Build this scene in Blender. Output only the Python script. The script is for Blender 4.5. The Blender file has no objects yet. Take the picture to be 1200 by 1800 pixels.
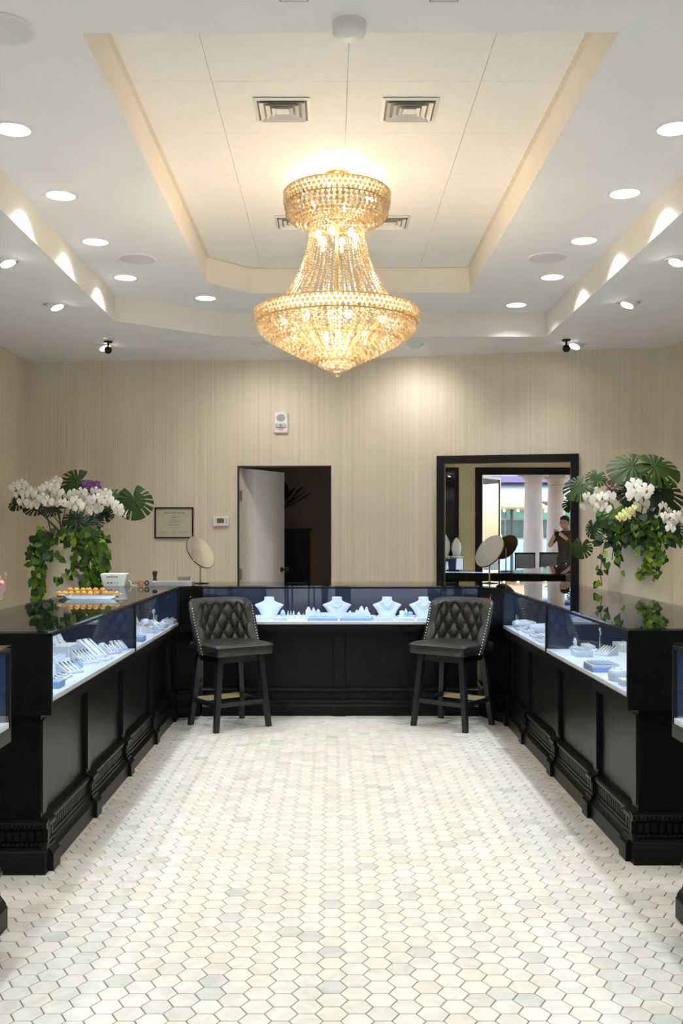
import bpy, bmesh, math, random
from mathutils import Vector, Matrix, Euler
random.seed(7)
SC = bpy.context.scene
COL = SC.collection
PI = math.pi
R = math.radians

# ------------------------------------------------------------------ camera
CAMH = 1.4
cam_d = bpy.data.cameras.new('camera')
cam_d.sensor_fit = 'VERTICAL'; cam_d.sensor_height = 36.0; cam_d.lens = 35.0
cam_d.shift_x = 17.0 / 1800.0; cam_d.shift_y = 36.0 / 1800.0
cam_d.clip_start = 0.05; cam_d.clip_end = 300
cam = bpy.data.objects.new('camera', cam_d); COL.objects.link(cam)
cam.location = (0, 0, CAMH); cam.rotation_euler = (PI / 2, 0, 0)
SC.camera = cam
F = 1750.0; CU = 583.0; CV = 936.0

# ------------------------------------------------------------------ world
W = bpy.data.worlds.new('world'); SC.world = W; W.use_nodes = True
wn = W.node_tree.nodes; wl = W.node_tree.links
wn.clear()
wo = wn.new('ShaderNodeOutputWorld'); wb = wn.new('ShaderNodeBackground')
sky = wn.new('ShaderNodeTexSky'); sky.sky_type = 'NISHITA'
sky.sun_elevation = R(52); sky.sun_rotation = R(150); sky.sun_disc = False
sky.air_density = 1.0; sky.dust_density = 1.6
wl.new(sky.outputs[0], wb.inputs[0]); wb.inputs[1].default_value = 0.75
wl.new(wb.outputs[0], wo.inputs[0])

sun_d = bpy.data.lights.new('sun', 'SUN'); sun_d.energy = .5; sun_d.angle = R(0.6); sun_d.color = (1, .95, .86)
sun = bpy.data.objects.new('sun', sun_d); COL.objects.link(sun)
sun.rotation_euler = (R(32), R(-12), R(10)); sun.location = (0, -20, 20)

SC.view_settings.view_transform = 'Standard'; SC.view_settings.look = 'None'
SC.view_settings.gamma = 1.0; SC.view_settings.use_curve_mapping = False
SC.view_settings.exposure = 1.38
try:
    SC.cycles.use_denoising = True
    SC.cycles.denoiser = 'OPENIMAGEDENOISE'
    SC.cycles.use_light_tree = True
    SC.cycles.max_bounces = 7; SC.cycles.diffuse_bounces = 4; SC.cycles.glossy_bounces = 3
    SC.cycles.use_adaptive_sampling = True; SC.cycles.adaptive_threshold = .025
    SC.cycles.transparent_max_bounces = 12; SC.cycles.transmission_bounces = 6
    SC.cycles.sample_clamp_indirect = 6.0
    SC.cycles.caustics_reflective = False; SC.cycles.caustics_refractive = False
except Exception:
    pass

# light levels
E_CAN, E_EYE, E_LED, E_CH = 22.5, 12.0, .55, 14.0
C_CAN = (.94, .97, 1.0); C_EYE = (1.0, .96, .90); C_LED = (.36, .61, 1.0); C_CH = (1.0, .79, .54)

# ------------------------------------------------------------------ materials
MATS = {}
def mat(name, col, rough=.5, metal=0., spec=.5, var=.06, scale=12., bump=0., bscale=60., coat=0., emit=None, estr=0., trans=0.):
    if name in MATS: return MATS[name]
    m = bpy.data.materials.new(name); m.use_nodes = True
    nt = m.node_tree; N = nt.nodes; L = nt.links
    b = N['Principled BSDF']
    b.inputs['Roughness'].default_value = rough; b.inputs['Metallic'].default_value = metal
    b.inputs['Specular IOR Level'].default_value = spec
    b.inputs['Coat Weight'].default_value = coat
    if trans: b.inputs['Transmission Weight'].default_value = trans
    geo = N.new('ShaderNodeNewGeometry')
    nz = N.new('ShaderNodeTexNoise'); nz.inputs['Scale'].default_value = scale; nz.inputs['Detail'].default_value = 3
    L.new(geo.outputs['Position'], nz.inputs['Vector'])
    r = N.new('ShaderNodeValToRGB')
    c = Vector(col[:3])
    lo = c * (1 - var); hi = c * (1 + var)
    r.color_ramp.elements[0].position = .3; r.color_ramp.elements[1].position = .7
    r.color_ramp.elements[0].color = (*lo, 1); r.color_ramp.elements[1].color = (*[min(1, x) for x in hi], 1)
    L.new(nz.outputs[0], r.inputs[0]); L.new(r.outputs[0], b.inputs['Base Color'])
    if bump:
        n2 = N.new('ShaderNodeTexNoise'); n2.inputs['Scale'].default_value = bscale; n2.inputs['Detail'].default_value = 4
        L.new(geo.outputs['Position'], n2.inputs['Vector'])
        bp = N.new('ShaderNodeBump'); bp.inputs['Strength'].default_value = bump; bp.inputs['Distance'].default_value = .01
        L.new(n2.outputs[0], bp.inputs['Height']); L.new(bp.outputs[0], b.inputs['Normal'])
    if emit:
        b.inputs['Emission Color'].default_value = (*emit, 1); b.inputs['Emission Strength'].default_value = estr
    MATS[name] = m
    return m

def glass_mat(name, tint=(.93, .97, .97), ior=1.5):
    m = bpy.data.materials.new(name); m.use_nodes = True
    nt = m.node_tree; N = nt.nodes; L = nt.links; N.clear()
    o = N.new('ShaderNodeOutputMaterial'); mx = N.new('ShaderNodeMixShader')
    fr = N.new('ShaderNodeFresnel'); ge = N.new('ShaderNodeNewGeometry'); mr = N.new('ShaderNodeMapRange')
    mr.inputs['To Min'].default_value = ior; mr.inputs['To Max'].default_value = 1 / ior
    L.new(ge.outputs['Backfacing'], mr.inputs['Value']); L.new(mr.outputs[0], fr.inputs[0])
    t = N.new('ShaderNodeBsdfTransparent'); t.inputs[0].default_value = (*tint, 1)
    g = N.new('ShaderNodeBsdfGlossy'); g.inputs['Roughness'].default_value = 0.0
    L.new(fr.outputs[0], mx.inputs[0]); L.new(t.outputs[0], mx.inputs[1]); L.new(g.outputs[0], mx.inputs[2])
    L.new(mx.outputs[0], o.inputs[0])
    MATS[name] = m
    return m

def crystal_mat(name, c0, c1, gloss=.35, clear=.2):
    m = bpy.data.materials.new(name); m.use_nodes = True
    nt = m.node_tree; N = nt.nodes; L = nt.links; N.clear()
    o = N.new('ShaderNodeOutputMaterial')
    geo = N.new('ShaderNodeNewGeometry')
    nz = N.new('ShaderNodeTexNoise'); nz.inputs['Scale'].default_value = 55; nz.inputs['Detail'].default_value = 2
    L.new(geo.outputs['Position'], nz.inputs['Vector'])
    r = N.new('ShaderNodeValToRGB'); r.color_ramp.elements[0].position = .35; r.color_ramp.elements[1].position = .62
    r.color_ramp.elements[0].color = (*c0, 1); r.color_ramp.elements[1].color = (*c1, 1)  # amber-to-white noise puts sparkle into the crystal colour
    L.new(nz.outputs[0], r.inputs[0])
    tl = N.new('ShaderNodeBsdfTranslucent'); L.new(r.outputs[0], tl.inputs[0])
    tp = N.new('ShaderNodeBsdfTransparent'); tp.inputs[0].default_value = (1, .96, .88, 1)
    gl = N.new('ShaderNodeBsdfGlossy'); gl.inputs['Roughness'].default_value = .12; L.new(r.outputs[0], gl.inputs[0])
    m1 = N.new('ShaderNodeMixShader'); m1.inputs[0].default_value = gloss
    L.new(tl.outputs[0], m1.inputs[1]); L.new(gl.outputs[0], m1.inputs[2])
    m2 = N.new('ShaderNodeMixShader'); m2.inputs[0].default_value = clear
    L.new(m1.outputs[0], m2.inputs[1]); L.new(tp.outputs[0], m2.inputs[2])
    L.new(m2.outputs[0], o.inputs[0])
    MATS[name] = m
    return m

def emis(name, col, s):
    m = bpy.data.materials.new(name); m.use_nodes = True
    nt = m.node_tree; nt.nodes.clear()
    o = nt.nodes.new('ShaderNodeOutputMaterial'); e = nt.nodes.new('ShaderNodeEmission')
    e.inputs[0].default_value = (*col, 1); e.inputs[1].default_value = s
    nt.links.new(e.outputs[0], o.inputs[0]); MATS[name] = m
    return m

def wallpaper():
    m = bpy.data.materials.new('striped_wallpaper'); m.use_nodes = True
    nt = m.node_tree; N = nt.nodes; L = nt.links; b = N['Principled BSDF']
    geo = N.new('ShaderNodeNewGeometry')
    mp = N.new('ShaderNodeMapping'); mp.inputs['Scale'].default_value = (110, 110, .25)
    L.new(geo.outputs['Position'], mp.inputs['Vector'])
    nz = N.new('ShaderNodeTexNoise'); nz.inputs['Scale'].default_value = 1.0; nz.inputs['Detail'].default_value = 3
    L.new(mp.outputs[0], nz.inputs['Vector'])
    mp2 = N.new('ShaderNodeMapping'); mp2.inputs['Scale'].default_value = (3.5, 3.5, .2)
    L.new(geo.outputs['Position'], mp2.inputs['Vector'])
    nz2 = N.new('ShaderNodeTexNoise'); nz2.inputs['Scale'].default_value = 1.0
    L.new(mp2.outputs[0], nz2.inputs['Vector'])
    r = N.new('ShaderNodeValToRGB'); e = r.color_ramp.elements
    e[0].position = .28; e[0].color = (.69, .60, .48, 1); e[1].position = .68; e[1].color = (.80, .715, .59, 1)
    mid = r.color_ramp.elements.new(.5); mid.color = (.755, .665, .54, 1)
    ad = N.new('ShaderNodeMath'); ad.operation = 'MULTIPLY_ADD'; ad.inputs[1].default_value = .25; 
    L.new(nz2.outputs[0], ad.inputs[0]); 
    sb = N.new('ShaderNodeMath'); sb.operation = 'SUBTRACT'; sb.inputs[1].default_value = .125
    L.new(nz.outputs[0], sb.inputs[0]); L.new(sb.outputs[0], ad.inputs[2])
    L.new(ad.outputs[0], r.inputs[0]); L.new(r.outputs[0], b.inputs['Base Color'])
    bp = N.new('ShaderNodeBump'); bp.inputs['Strength'].default_value = .25; bp.inputs['Distance'].default_value = .004
    L.new(nz.outputs[0], bp.inputs['Height']); L.new(bp.outputs[0], b.inputs['Normal'])
    b.inputs['Roughness'].default_value = .75
    MATS['wallpaper'] = m
    return m

def marble():
    m = bpy.data.materials.new('marble_hexagon'); m.use_nodes = True
    nt = m.node_tree; N = nt.nodes; L = nt.links; b = N['Principled BSDF']
    at = N.new('ShaderNodeAttribute'); at.attribute_name = 'tint'
    geo = N.new('ShaderNodeNewGeometry')
    ad = N.new('ShaderNodeVectorMath'); ad.operation = 'MULTIPLY_ADD'
    ad.inputs[1].default_value = (37, 19, 53)
    L.new(at.outputs['Color'], ad.inputs[0]); L.new(geo.outputs['Position'], ad.inputs[2])
    nz = N.new('ShaderNodeTexNoise'); nz.inputs['Scale'].default_value = 9; nz.inputs['Detail'].default_value = 6
    nz.inputs['Distortion'].default_value = 1.4
    L.new(ad.outputs[0], nz.inputs['Vector'])
    r = N.new('ShaderNodeValToRGB'); e = r.color_ramp.elements
    e[0].position = .36; e[0].color = (.86, .87, .85, 1); e[1].position = .56; e[1].color = (1, 1, 1, 1)
    L.new(nz.outputs[0], r.inputs[0])
    mx = N.new('ShaderNodeMixRGB'); mx.blend_type = 'MULTIPLY'; mx.inputs[0].default_value = .8
    L.new(at.outputs['Color'], mx.inputs[1]); L.new(r.outputs[0], mx.inputs[2])
    L.new(mx.outputs[0], b.inputs['Base Color'])
    b.inputs['Roughness'].default_value = .26; b.inputs['Specular IOR Level'].default_value = .45
    MATS['marble'] = m
    return m

def leafmat(name, c, back):
    m = mat(name, c, .38, var=.35, scale=9, spec=.4)
    return m

wallpaper(); marble()
glass_mat('glass', (.975, .985, .985), 1.38); glass_mat('top_glass', (.93, .965, .955), 1.65)
crystal_mat('crystal', (.80, .58, .32), (1.0, .95, .82), .4, .10)
crystal_mat('crystal_dark', (.92, .68, .38), (1.0, .88, .65), .4, .30)
emis('can_glow', (1, .97, .92), 22); emis('eye_glow', (1, .95, .87), 16); emis('bulb_glow', (1, .86, .62), 9)
emis('led_glow', (.6, .78, 1.0), 3); emis('screen_glow', (.35, .55, 1), 1.0)
white_paint = mat('ceiling_paint', (.87, .88, .89), .75, var=.012, scale=3)
tile_white = mat('ceiling_tile_board', (.86, .84, .81), .85, var=.015, scale=30, bump=.1, bscale=160)
warm_paint = mat('tray_paint', (.87, .82, .75), .7, var=.012, scale=3)
black = mat('black_lacquer', (.008, .008, .008), .30, var=.2, scale=20, spec=.12)
blackm = mat('black_frame', (.008, .008, .009), .42, var=.15, spec=.2)
navy = mat('navy_case_lining', (.008, .018, .052), .32, var=.15, scale=4, spec=.5)
deckm = mat('white_velvet_deck', (.80, .84, .90), .85, var=.03, scale=40)
dispm = mat('white_leatherette', (.80, .83, .88), .55, var=.04, scale=30)
dispb = mat('pale_blue_velvet', (.36, .52, .80), .8, var=.06, scale=30)
gold = mat('gold', (.83, .60, .26), .25, metal=1, var=.08)
silver = mat('silver', (.85, .87, .9), .18, metal=1, var=.05)
gem = mat('gem', (.75, .86, 1.0), .08, var=.2, scale=200, spec=.9)
leather = mat('black_leather', (.020, .0195, .019), .34, var=.25, scale=14, bump=.25, bscale=180, spec=.55)
darkwood = mat('dark_stained_wood', (.014, .014, .018), .35, var=.3, scale=18)
brass = mat('brushed_brass', (.55, .45, .25), .35, metal=.8, var=.08)
mirror = mat('mirror_silvering', (.90, .92, .91), .0, metal=1, var=.003, scale=2)
white_pl = mat('white_plastic', (.82, .82, .80), .4, var=.02)
grey_pl = mat('grey_plastic', (.30, .29, .27), .5, var=.08)
potm = mat('cream_ceramic', (.80, .74, .62), .45, var=.03, scale=5)
soilm = mat('soil', (.03, .022, .014), .95, var=.4, scale=60, bump=.6)
leaf_a = mat('monstera_leaf', (.024, .052, .008), .5, var=.35, scale=7, spec=.2)
leaf_b = mat('pothos_leaf', (.050, .125, .010), .45, var=.5, scale=16, spec=.25)
leaf_c = mat('lime_leaf', (.17, .28, .022), .5, var=.35, scale=18, spec=.25)
leaf_d = mat('deep_leaf', (.014, .038, .009), .42, var=.3, scale=9, spec=.3)
stemm = mat('green_stem', (.09, .13, .025), .5, var=.25)
stemd = mat('brown_stem', (.05, .035, .018), .6, var=.25)
petal_w = mat('white_petal', (.82, .80, .74), .55, var=.05, scale=40)
petal_p = mat('purple_petal', (.24, .06, .33), .5, var=.3, scale=60)
petal_y = mat('yellow_petal', (.86, .84, .38), .55, var=.12, scale=50)
lipm = mat('yellow_lip', (.62, .50, .10), .5, var=.2, scale=80)
pinkm = mat('pink_petal', (.62, .36, .33), .6, var=.15, scale=30)

# ------------------------------------------------------------------ mesh builder
class MB:
    def __init__(s): s.v = []; s.f = []; s.mi = []; s.cur = 0
    def _add(s, vs, fs):
        n = len(s.v); s.v += [tuple(x) for x in vs]
        for q in fs: s.f.append(tuple(i + n for i in q)); s.mi.append(s.cur)
        return s
    def box(s, x0, x1, y0, y1, z0, z1, M=None):
        vs = [(x0, y0, z0), (x1, y0, z0), (x1, y1, z0), (x0, y1, z0), (x0, y0, z1), (x1, y0, z1), (x1, y1, z1), (x0, y1, z1)]
        if M: vs = [M @ Vector(v) for v in vs]
        return s._add(vs, [(3, 2, 1, 0), (4, 5, 6, 7), (0, 1, 5, 4), (1, 2, 6, 5), (2, 3, 7, 6), (3, 0, 4, 7)])
    def rbox(s, x0, x1, y0, y1, z0, z1, b=.01, M=None):
        # box with chamfered top edges and corners
        x0, x1 = min(x0, x1), max(x0, x1)
        pl = lambda i: [(x0 + i + b, y0 + i), (x1 - i - b, y0 + i), (x1 - i, y0 + i + b), (x1 - i, y1 - i - b), (x1 - i - b, y1 - i), (x0 + i + b, y1 - i), (x0 + i, y1 - i - b), (x0 + i, y0 + i + b)]
        return s.stack([(pl(b * .5), z0), (pl(0), z0 + b * .5), (pl(0), z1 - b), (pl(b * .35), z1 - b * .3), (pl(b), z1)], M)
    def stack(s, rings, M=None):
        n = len(rings[0][0]); vs = []; fs = []
        for p, z in rings: vs += [(x, y, z) for x, y in p]
        if M: vs = [M @ Vector(v) for v in vs]
        for k in range(len(rings) - 1):
            for i in range(n):
                j = (i + 1) % n
                fs.append((k * n + i, k * n + j, (k + 1) * n + j, (k + 1) * n + i))
        fs.append(tuple(reversed(range(n)))); fs.append(tuple(range((len(rings) - 1) * n, len(rings) * n)))
        return s._add(vs, fs)
    def prism(s, poly, z0, z1, M=None): return s.stack([(poly, z0), (poly, z1)], M)
    def sweep(s, prof, x0, x1, M=None):
        # profile of (o, z) pairs, o towards -y, extruded along x
        n = len(prof)
        vs = [(x0, -o, z) for o, z in prof] + [(x1, -o, z) for o, z in prof]
        if M: vs = [M @ Vector(v) for v in vs]
        fs = [(i, (i + 1) % n, n + (i + 1) % n, n + i) for i in range(n)]
        fs += [tuple(reversed(range(n))), tuple(range(n, 2 * n))]
        return s._add(vs, fs)
    def lathe(s, prof, seg=24, M=None, cap=True):
        vs = []; fs = []; n = len(prof)
        for r, z in prof:
            for i in range(seg):
                a = 2 * PI * i / seg
                vs.append((r * math.cos(a), r * math.sin(a), z))
        if M: vs = [M @ Vector(v) for v in vs]
        for k in range(n - 1):
            for i in range(seg):
                j = (i + 1) % seg
                fs.append((k * seg + i, k * seg + j, (k + 1) * seg + j, (k + 1) * seg + i))
        if cap:
            if prof[0][0] > 1e-5: fs.append(tuple(reversed(range(seg))))
            if prof[-1][0] > 1e-5: fs.append(tuple(range((n - 1) * seg, n * seg)))
        return s._add(vs, fs)
    def tube(s, pts, r, seg=6, M=None):
        pts = [Vector(p) for p in pts]; n = len(pts)
        rs = r if isinstance(r, (list, tuple)) else [r] * n
        vs = []; fs = []
        up = Vector((0, 0, 1))
        prev = None
        for k, p in enumerate(pts):
            t = (pts[min(k + 1, n - 1)] - pts[max(k - 1, 0)])
            if t.length < 1e-9: t = Vector((0, 0, 1))
            t.normalize()
            a = prev if prev is not None else (up if abs(t.z) < .95 else Vector((1, 0, 0)))
            b1 = t.cross(a)
            if b1.length < 1e-6: b1 = t.cross(Vector((0, 1, 0)))
            b1.normalize(); b2 = t.cross(b1).normalized(); prev = -b2 if prev is None else (b1.cross(t)).normalized()
            prev = b1.cross(t).normalized()
            for i in range(seg):
                an = 2 * PI * i / seg
                vs.append(p + (b1 * math.cos(an) + b2 * math.sin(an)) * rs[k])
        if M: vs = [M @ v for v in vs]
        for k in range(n - 1):
            for i in range(seg):
                j = (i + 1) % seg
                fs.append((k * seg + i, k * seg + j, (k + 1) * seg + j, (k + 1) * seg + i))
        fs.append(tuple(reversed(range(seg)))); fs.append(tuple(range((n - 1) * seg, n * seg)))
        return s._add(vs, fs)
    def ball(s, c, r, seg=12, rings=8, sz=1.0, M=None):
        T = Matrix.Translation(Vector(c))
        if M: T = M @ T
        prof = [(max(1e-6, r * math.sin(PI * k / rings)), -r * sz * math.cos(PI * k / rings)) for k in range(rings + 1)]
        return s.lathe(prof, seg, T, cap=False)
    def torus(s, c, R0, r, seg=24, sec=8, M=None, arc=2 * PI):
        vs = []; fs = []; full = abs(arc - 2 * PI) < 1e-6
        n = seg if full else seg + 1
        for i in range(n):
            a = arc * i / seg
            for j in range(sec):
                b = 2 * PI * j / sec
                v = Vector(((R0 + r * math.cos(b)) * math.cos(a), (R0 + r * math.cos(b)) * math.sin(a), r * math.sin(b))) + Vector(c)
                vs.append(M @ v if M else v)
        for i in range(seg):
            k = (i + 1) % n
            for j in range(sec):
                l = (j + 1) % sec
                fs.append((i * sec + j, k * sec + j, k * sec + l, i * sec + l))
        return s._add(vs, fs)
    def mesh(s, name, mats, smooth=False):
        me = bpy.data.meshes.new(name)
        me.from_pydata(s.v, [], s.f)
        if not isinstance(mats, (list, tuple)): mats = [mats]
        for m in mats: me.materials.append(m)
        if len(mats) > 1: me.polygons.foreach_set('material_index', s.mi)
        bm = bmesh.new(); bm.from_mesh(me); bmesh.ops.remove_doubles(bm, verts=bm.verts, dist=1e-6)
        bmesh.ops.recalc_face_normals(bm, faces=bm.faces); bm.to_mesh(me); bm.free()
        if smooth:
            for p in me.polygons: p.use_smooth = True
            if smooth != True:
                pass
        me.update()
        return me
    def build(s, name, m, parent=None, smooth=False, loc=None, label=None):
        me = s.mesh(name, m, smooth)
        o = bpy.data.objects.new(name, me); COL.objects.link(o)
        if smooth == 'auto':
            auto_smooth(me)
        if parent is not None: o.parent = parent
        if loc is not None: o.location = loc
        if label: o['label'] = label
        return o

def auto_smooth(me, ang=40):
    bm = bmesh.new(); bm.from_mesh(me)
    for e in bm.edges:
        e.smooth = not (len(e.link_faces) == 2 and e.calc_face_angle(0) > R(ang))
    for f in bm.faces: f.smooth = True
    bm.to_mesh(me); bm.free()

def tag(o, label, cat, group=None, kind=None):
    if label: o['label'] = label
    if cat: o['category'] = cat
    if group: o['group'] = group
    if kind: o['kind'] = kind
    return o
def thing(name, label, cat, loc=(0, 0, 0), rz=0., group=None):
    o = bpy.data.objects.new(name, None); COL.objects.link(o)
    o.empty_display_size = .05
    o.location = loc; o.rotation_euler = (0, 0, rz)
    return tag(o, label, cat, group)
def stuff(o): o['kind'] = 'stuff'; return o
def inst(name, me, parent, loc=(0, 0, 0), rot=None, scale=None, M=None):
    o = bpy.data.objects.new(name, me); COL.objects.link(o)
    o.parent = parent
    if M is not None: o.matrix_basis = M
    else:
        o.location = loc
        if rot is not None: o.rotation_euler = rot
        if scale is not None: o.scale = scale if isinstance(scale, (tuple, list)) else (scale,) * 3
    return o
def copy_thing(root, label=None, loc=None, rz=None, group=None):
    r = root.copy(); COL.objects.link(r)
    if loc is not None: r.location = loc
    if rz is not None: r.rotation_euler = (0, 0, rz)
    if label: r['label'] = label
    if group: r['group'] = group
    for ch in list(root.children):
        c = ch.copy(); COL.objects.link(c); c.parent = r
        for g in list(ch.children):
            d = g.copy(); COL.objects.link(d); d.parent = c
    return r
def px(u, v, d): return Vector(((u - CU) / F * d, d, CAMH - (v - CV) / F * d))
def onplane(u, v, z):
    d = (CAMH - z) * F / (v - CV); return px(u, v, d)
def struct(o): o['kind'] = 'structure'; return o

# ------------------------------------------------------------------ room constants
XL, XR = -2.907, 3.0
Z1, Z2, Z3 = 3.04, 3.24, 3.43
SL = .23
KX, KY = .03, 9.47                       # kink of the back wall
YBL = 9.56                               # back-left corner
YBR = KY - SL * (XR - KX)
# mirrored-world helper: the wall mirror lies in the right part of the back wall
nM = Vector((-SL, -1, 0)).normalized()
dM = (Vector((KX, KY, 0))).dot(nM)
def RV(a, D, z=0.):
    p = Vector((a, D, 0)); q = p - 2 * (p.dot(nM) - dM) * nM
    return Vector((q.x, q.y, z))
def pv(u, v, D): return RV((u - CU) / F * D, D, CAMH - (v - CV) / F * D)
DF = 20.2                                # virtual depth of the storefront wall
FR0 = RV(0, DF)
FDX = RV(1, DF) - FR0; FDY = RV(0, DF + 1) - FR0
def FM(a, D, z=0.):                      # matrix: local x along increasing a, local y deeper
    return Matrix(((FDX.x, FDY.x, 0, RV(a, D).x), (FDX.y, FDY.y, 0, RV(a, D).y), (0, 0, 1, z), (0, 0, 0, 1)))
# where the storefront line meets the side walls
def front_at_x(x):
    t = (x - FR0.x) / FDX.x; return FR0.y + t * FDX.y
YFL, YFR = front_at_x(XL), front_at_x(XR)
ROOM = [(XL, YBL), (KX, KY), (XR, YBR), (XR, YFR), (XL, YFL)]

# ------------------------------------------------------------------ structure: floor
def hexpts(s): return [(s * math.cos(PI / 3 * k), s * math.sin(PI / 3 * k)) for k in range(6)]
floor_mb = MB(); floor_mb.prism([(XL - .1, YBL + .3), (XL - .1, -4.3), (XR + .1, -4.3), (XR + .1, YBL + .3)], -.12, -.0035)
floor = struct(floor_mb.build('floor', mat('grout', (.25, .185, .12), .9, var=.15, scale=20)))
TS = .0492
TI = TS - .0022; TB = TI - .0022
def tile_tint(rng):
    t = rng.random()
    if t < .60: c = (.85, .84, .755)
    elif t < .86: c = (.84, .81, .70)
    elif t < .95: c = (.80, .80, .72)
    elif t < .99: c = (.73, .735, .66)
    else: c = (.665, .685, .63)
    k = .96 + .08 * rng.random()
    return tuple(min(1, x * k) for x in c)
def hex_geo(x, y):
    a = [(x + p, y + q, -.004) for p, q in hexpts(TI)]
    b = [(x + p, y + q, -.0012) for p, q in hexpts(TI)]
    c = [(x + p, y + q, 0) for p, q in hexpts(TB)]
    fs = [tuple(range(12, 18))]
    for i in range(6):
        j = (i + 1) % 6
        fs.append((i, j, 6 + j, 6 + i)); fs.append((6 + i, 6 + j, 12 + j, 12 + i))
    return a + b + c, fs
def set_tint(me, cols):
    at = me.color_attributes.new('tint', 'FLOAT_COLOR', 'POINT')
    buf = []
    for c in cols: buf += [*c, 1.0]
    at.data.foreach_set('color', buf)
rng = random.Random(11)
cells = []
i0, i1 = int((XL) / (1.5 * TS)), int(XR / (1.5 * TS))
for i in range(i0, i1 + 1):
    for j in range(-12, int(9.6 / (TS * math.sqrt(3))) + 1):
        x = i * 1.5 * TS; y = (j + .5 * (i % 2)) * math.sqrt(3) * TS
        if y > 9.4 or y < front_at_x(x) + .1: continue
        if x < -1.3 and 4.2 < y < 8.1 and x > -1.65: continue
        if x > 1.4 and 4.3 < y < 8.1 and x < 1.85: continue
        if -.95 < x < 1.1 and 7.75 < y < 8.15: continue
        cells.append((x, y))
def vis_rank(c):
    x, y = c
    if y < .5: return None
    u = CU + F * x / y; v = CV + F * CAMH / y
    if not (8 < u < 1192 and v < 1795): return None
    if y < 3.66 and (x < -1.17 or x > 1.26): return None
    if 4.06 < y and (x < -1.17 or x > 1.26): return None
    return y
ranked = sorted([c for c in cells if vis_rank(c) is not None], key=lambda c: c[1])
near = ranked[:300]; nearset = set(near)
variants = []
for k in range(24):
    vs, fs = hex_geo(0, 0)
    me = bpy.data.meshes.new('tile'); me.from_pydata(vs, [], fs); me.materials.append(MATS['marble'])
    set_tint(me, [tile_tint(rng)] * len(vs)); variants.append(me)
for x, y in near: inst('tile', rng.choice(variants), floor, (x, y, 0))
vs, fs, cols = [], [], []
for c in cells:
    if c in nearset: continue
    a, b = hex_geo(*c); n = len(vs)
    vs += a; fs += [tuple(q + n for q in f) for f in b]; cols += [tile_tint(rng)] * len(a)
me = bpy.data.meshes.new('tile_field'); me.from_pydata(vs, [], fs); me.materials.append(MATS['marble']); set_tint(me, cols)
stuff(inst('tile_field', me, floor))

# ------------------------------------------------------------------ ceiling
OUT = [(-1.68, 1.0), (-1.68, 7.715), (-.915, 8.34), (1.795, 8.34), (1.795, 1.0)]
INN = [(-.92, 3.67), (-.92, 7.33), (-.62, 7.65), (1.055, 7.63), (1.055, 3.66)]
CANS = [(-1.453, 4.54), (-1.478, 5.43), (-1.493, 6.295), (-1.489, 7.18), (-.99, 7.807), (1.56, 4.53), (1.588, 5.397), (1.587, 6.27),
        (1.584, 7.164), (1.489, 8.04), (-1.45, 3.0), (-1.45, 1.6), (1.56, 3.0), (1.56, 1.6), (0, 1.6)]  # last five are unseen, added for the light they give the room
EYES = [(-1.965, 5.99), (-1.99, 7.157), (-2.01, 8.75), (-.61, 8.64), (.723, 8.67), (2.13, 8.67), (2.118, 7.086), (2.08, 5.967),
        (-1.96, 4.6), (2.08, 4.6), (-1.96, 3.2), (2.08, 3.2)]
def circ(c, r, n=24): return [(c[0] + r * math.cos(2 * PI * k / n), c[1] + r * math.sin(2 * PI * k / n)) for k in range(n)]
def fill_sheet(name, outer, holes, z, m, parent=None):
    bm = bmesh.new(); es = []
    for loop in [outer] + holes:
        vv = [bm.verts.new((x, y, z)) for x, y in loop]
        for k in range(len(vv)): es.append(bm.edges.new((vv[k], vv[(k + 1) % len(vv)])))
    bmesh.ops.triangle_fill(bm, edges=es, use_beauty=True, use_dissolve=False)
    for f in bm.faces:
        f.normal_update()
        if f.normal.z > 0: f.normal_flip()
    me = bpy.data.meshes.new(name); bm.to_mesh(me); bm.free(); me.materials.append(m)
    o = bpy.data.objects.new(name, me); COL.objects.link(o)
    if parent: o.parent = parent
    return o
RO = [(XL - .12, YBL + .12), (KX, KY + .12), (XR + .12, YBR + .12), (XR + .12, -4.3), (XL - .12, -4.3)]
ceiling = struct(fill_sheet('ceiling', RO, [OUT] + [circ(c, .078) for c in EYES], Z1, white_paint))
fill_sheet('tray_ceiling', OUT, [INN] + [circ(c, .078) for c in CANS], Z2, white_paint, ceiling)
def ribbon(name, loop, z0, z1, m, parent):
    n = len(loop); vs = [(x, y, z0) for x, y in loop] + [(x, y, z1) for x, y in loop]
    b = MB(); b._add(vs, [(i, (i + 1) % n, n + (i + 1) % n, n + i) for i in range(n)])
    return b.build(name, m, parent)
ribbon('outer_tray_side', OUT, Z1, Z2, warm_paint, ceiling)
ribbon('inner_tray_side', INN, Z2, Z3 + .02, warm_paint, ceiling)
fill_sheet('tile_backing', [(-1.05, 3.5), (-1.05, 7.8), (1.2, 7.8), (1.2, 3.5)], [], Z3 + .02, mat('grid_backing', (.5, .47, .42), .8), ceiling)  # tan sheet that shows as darker lines in the tile gaps
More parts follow.
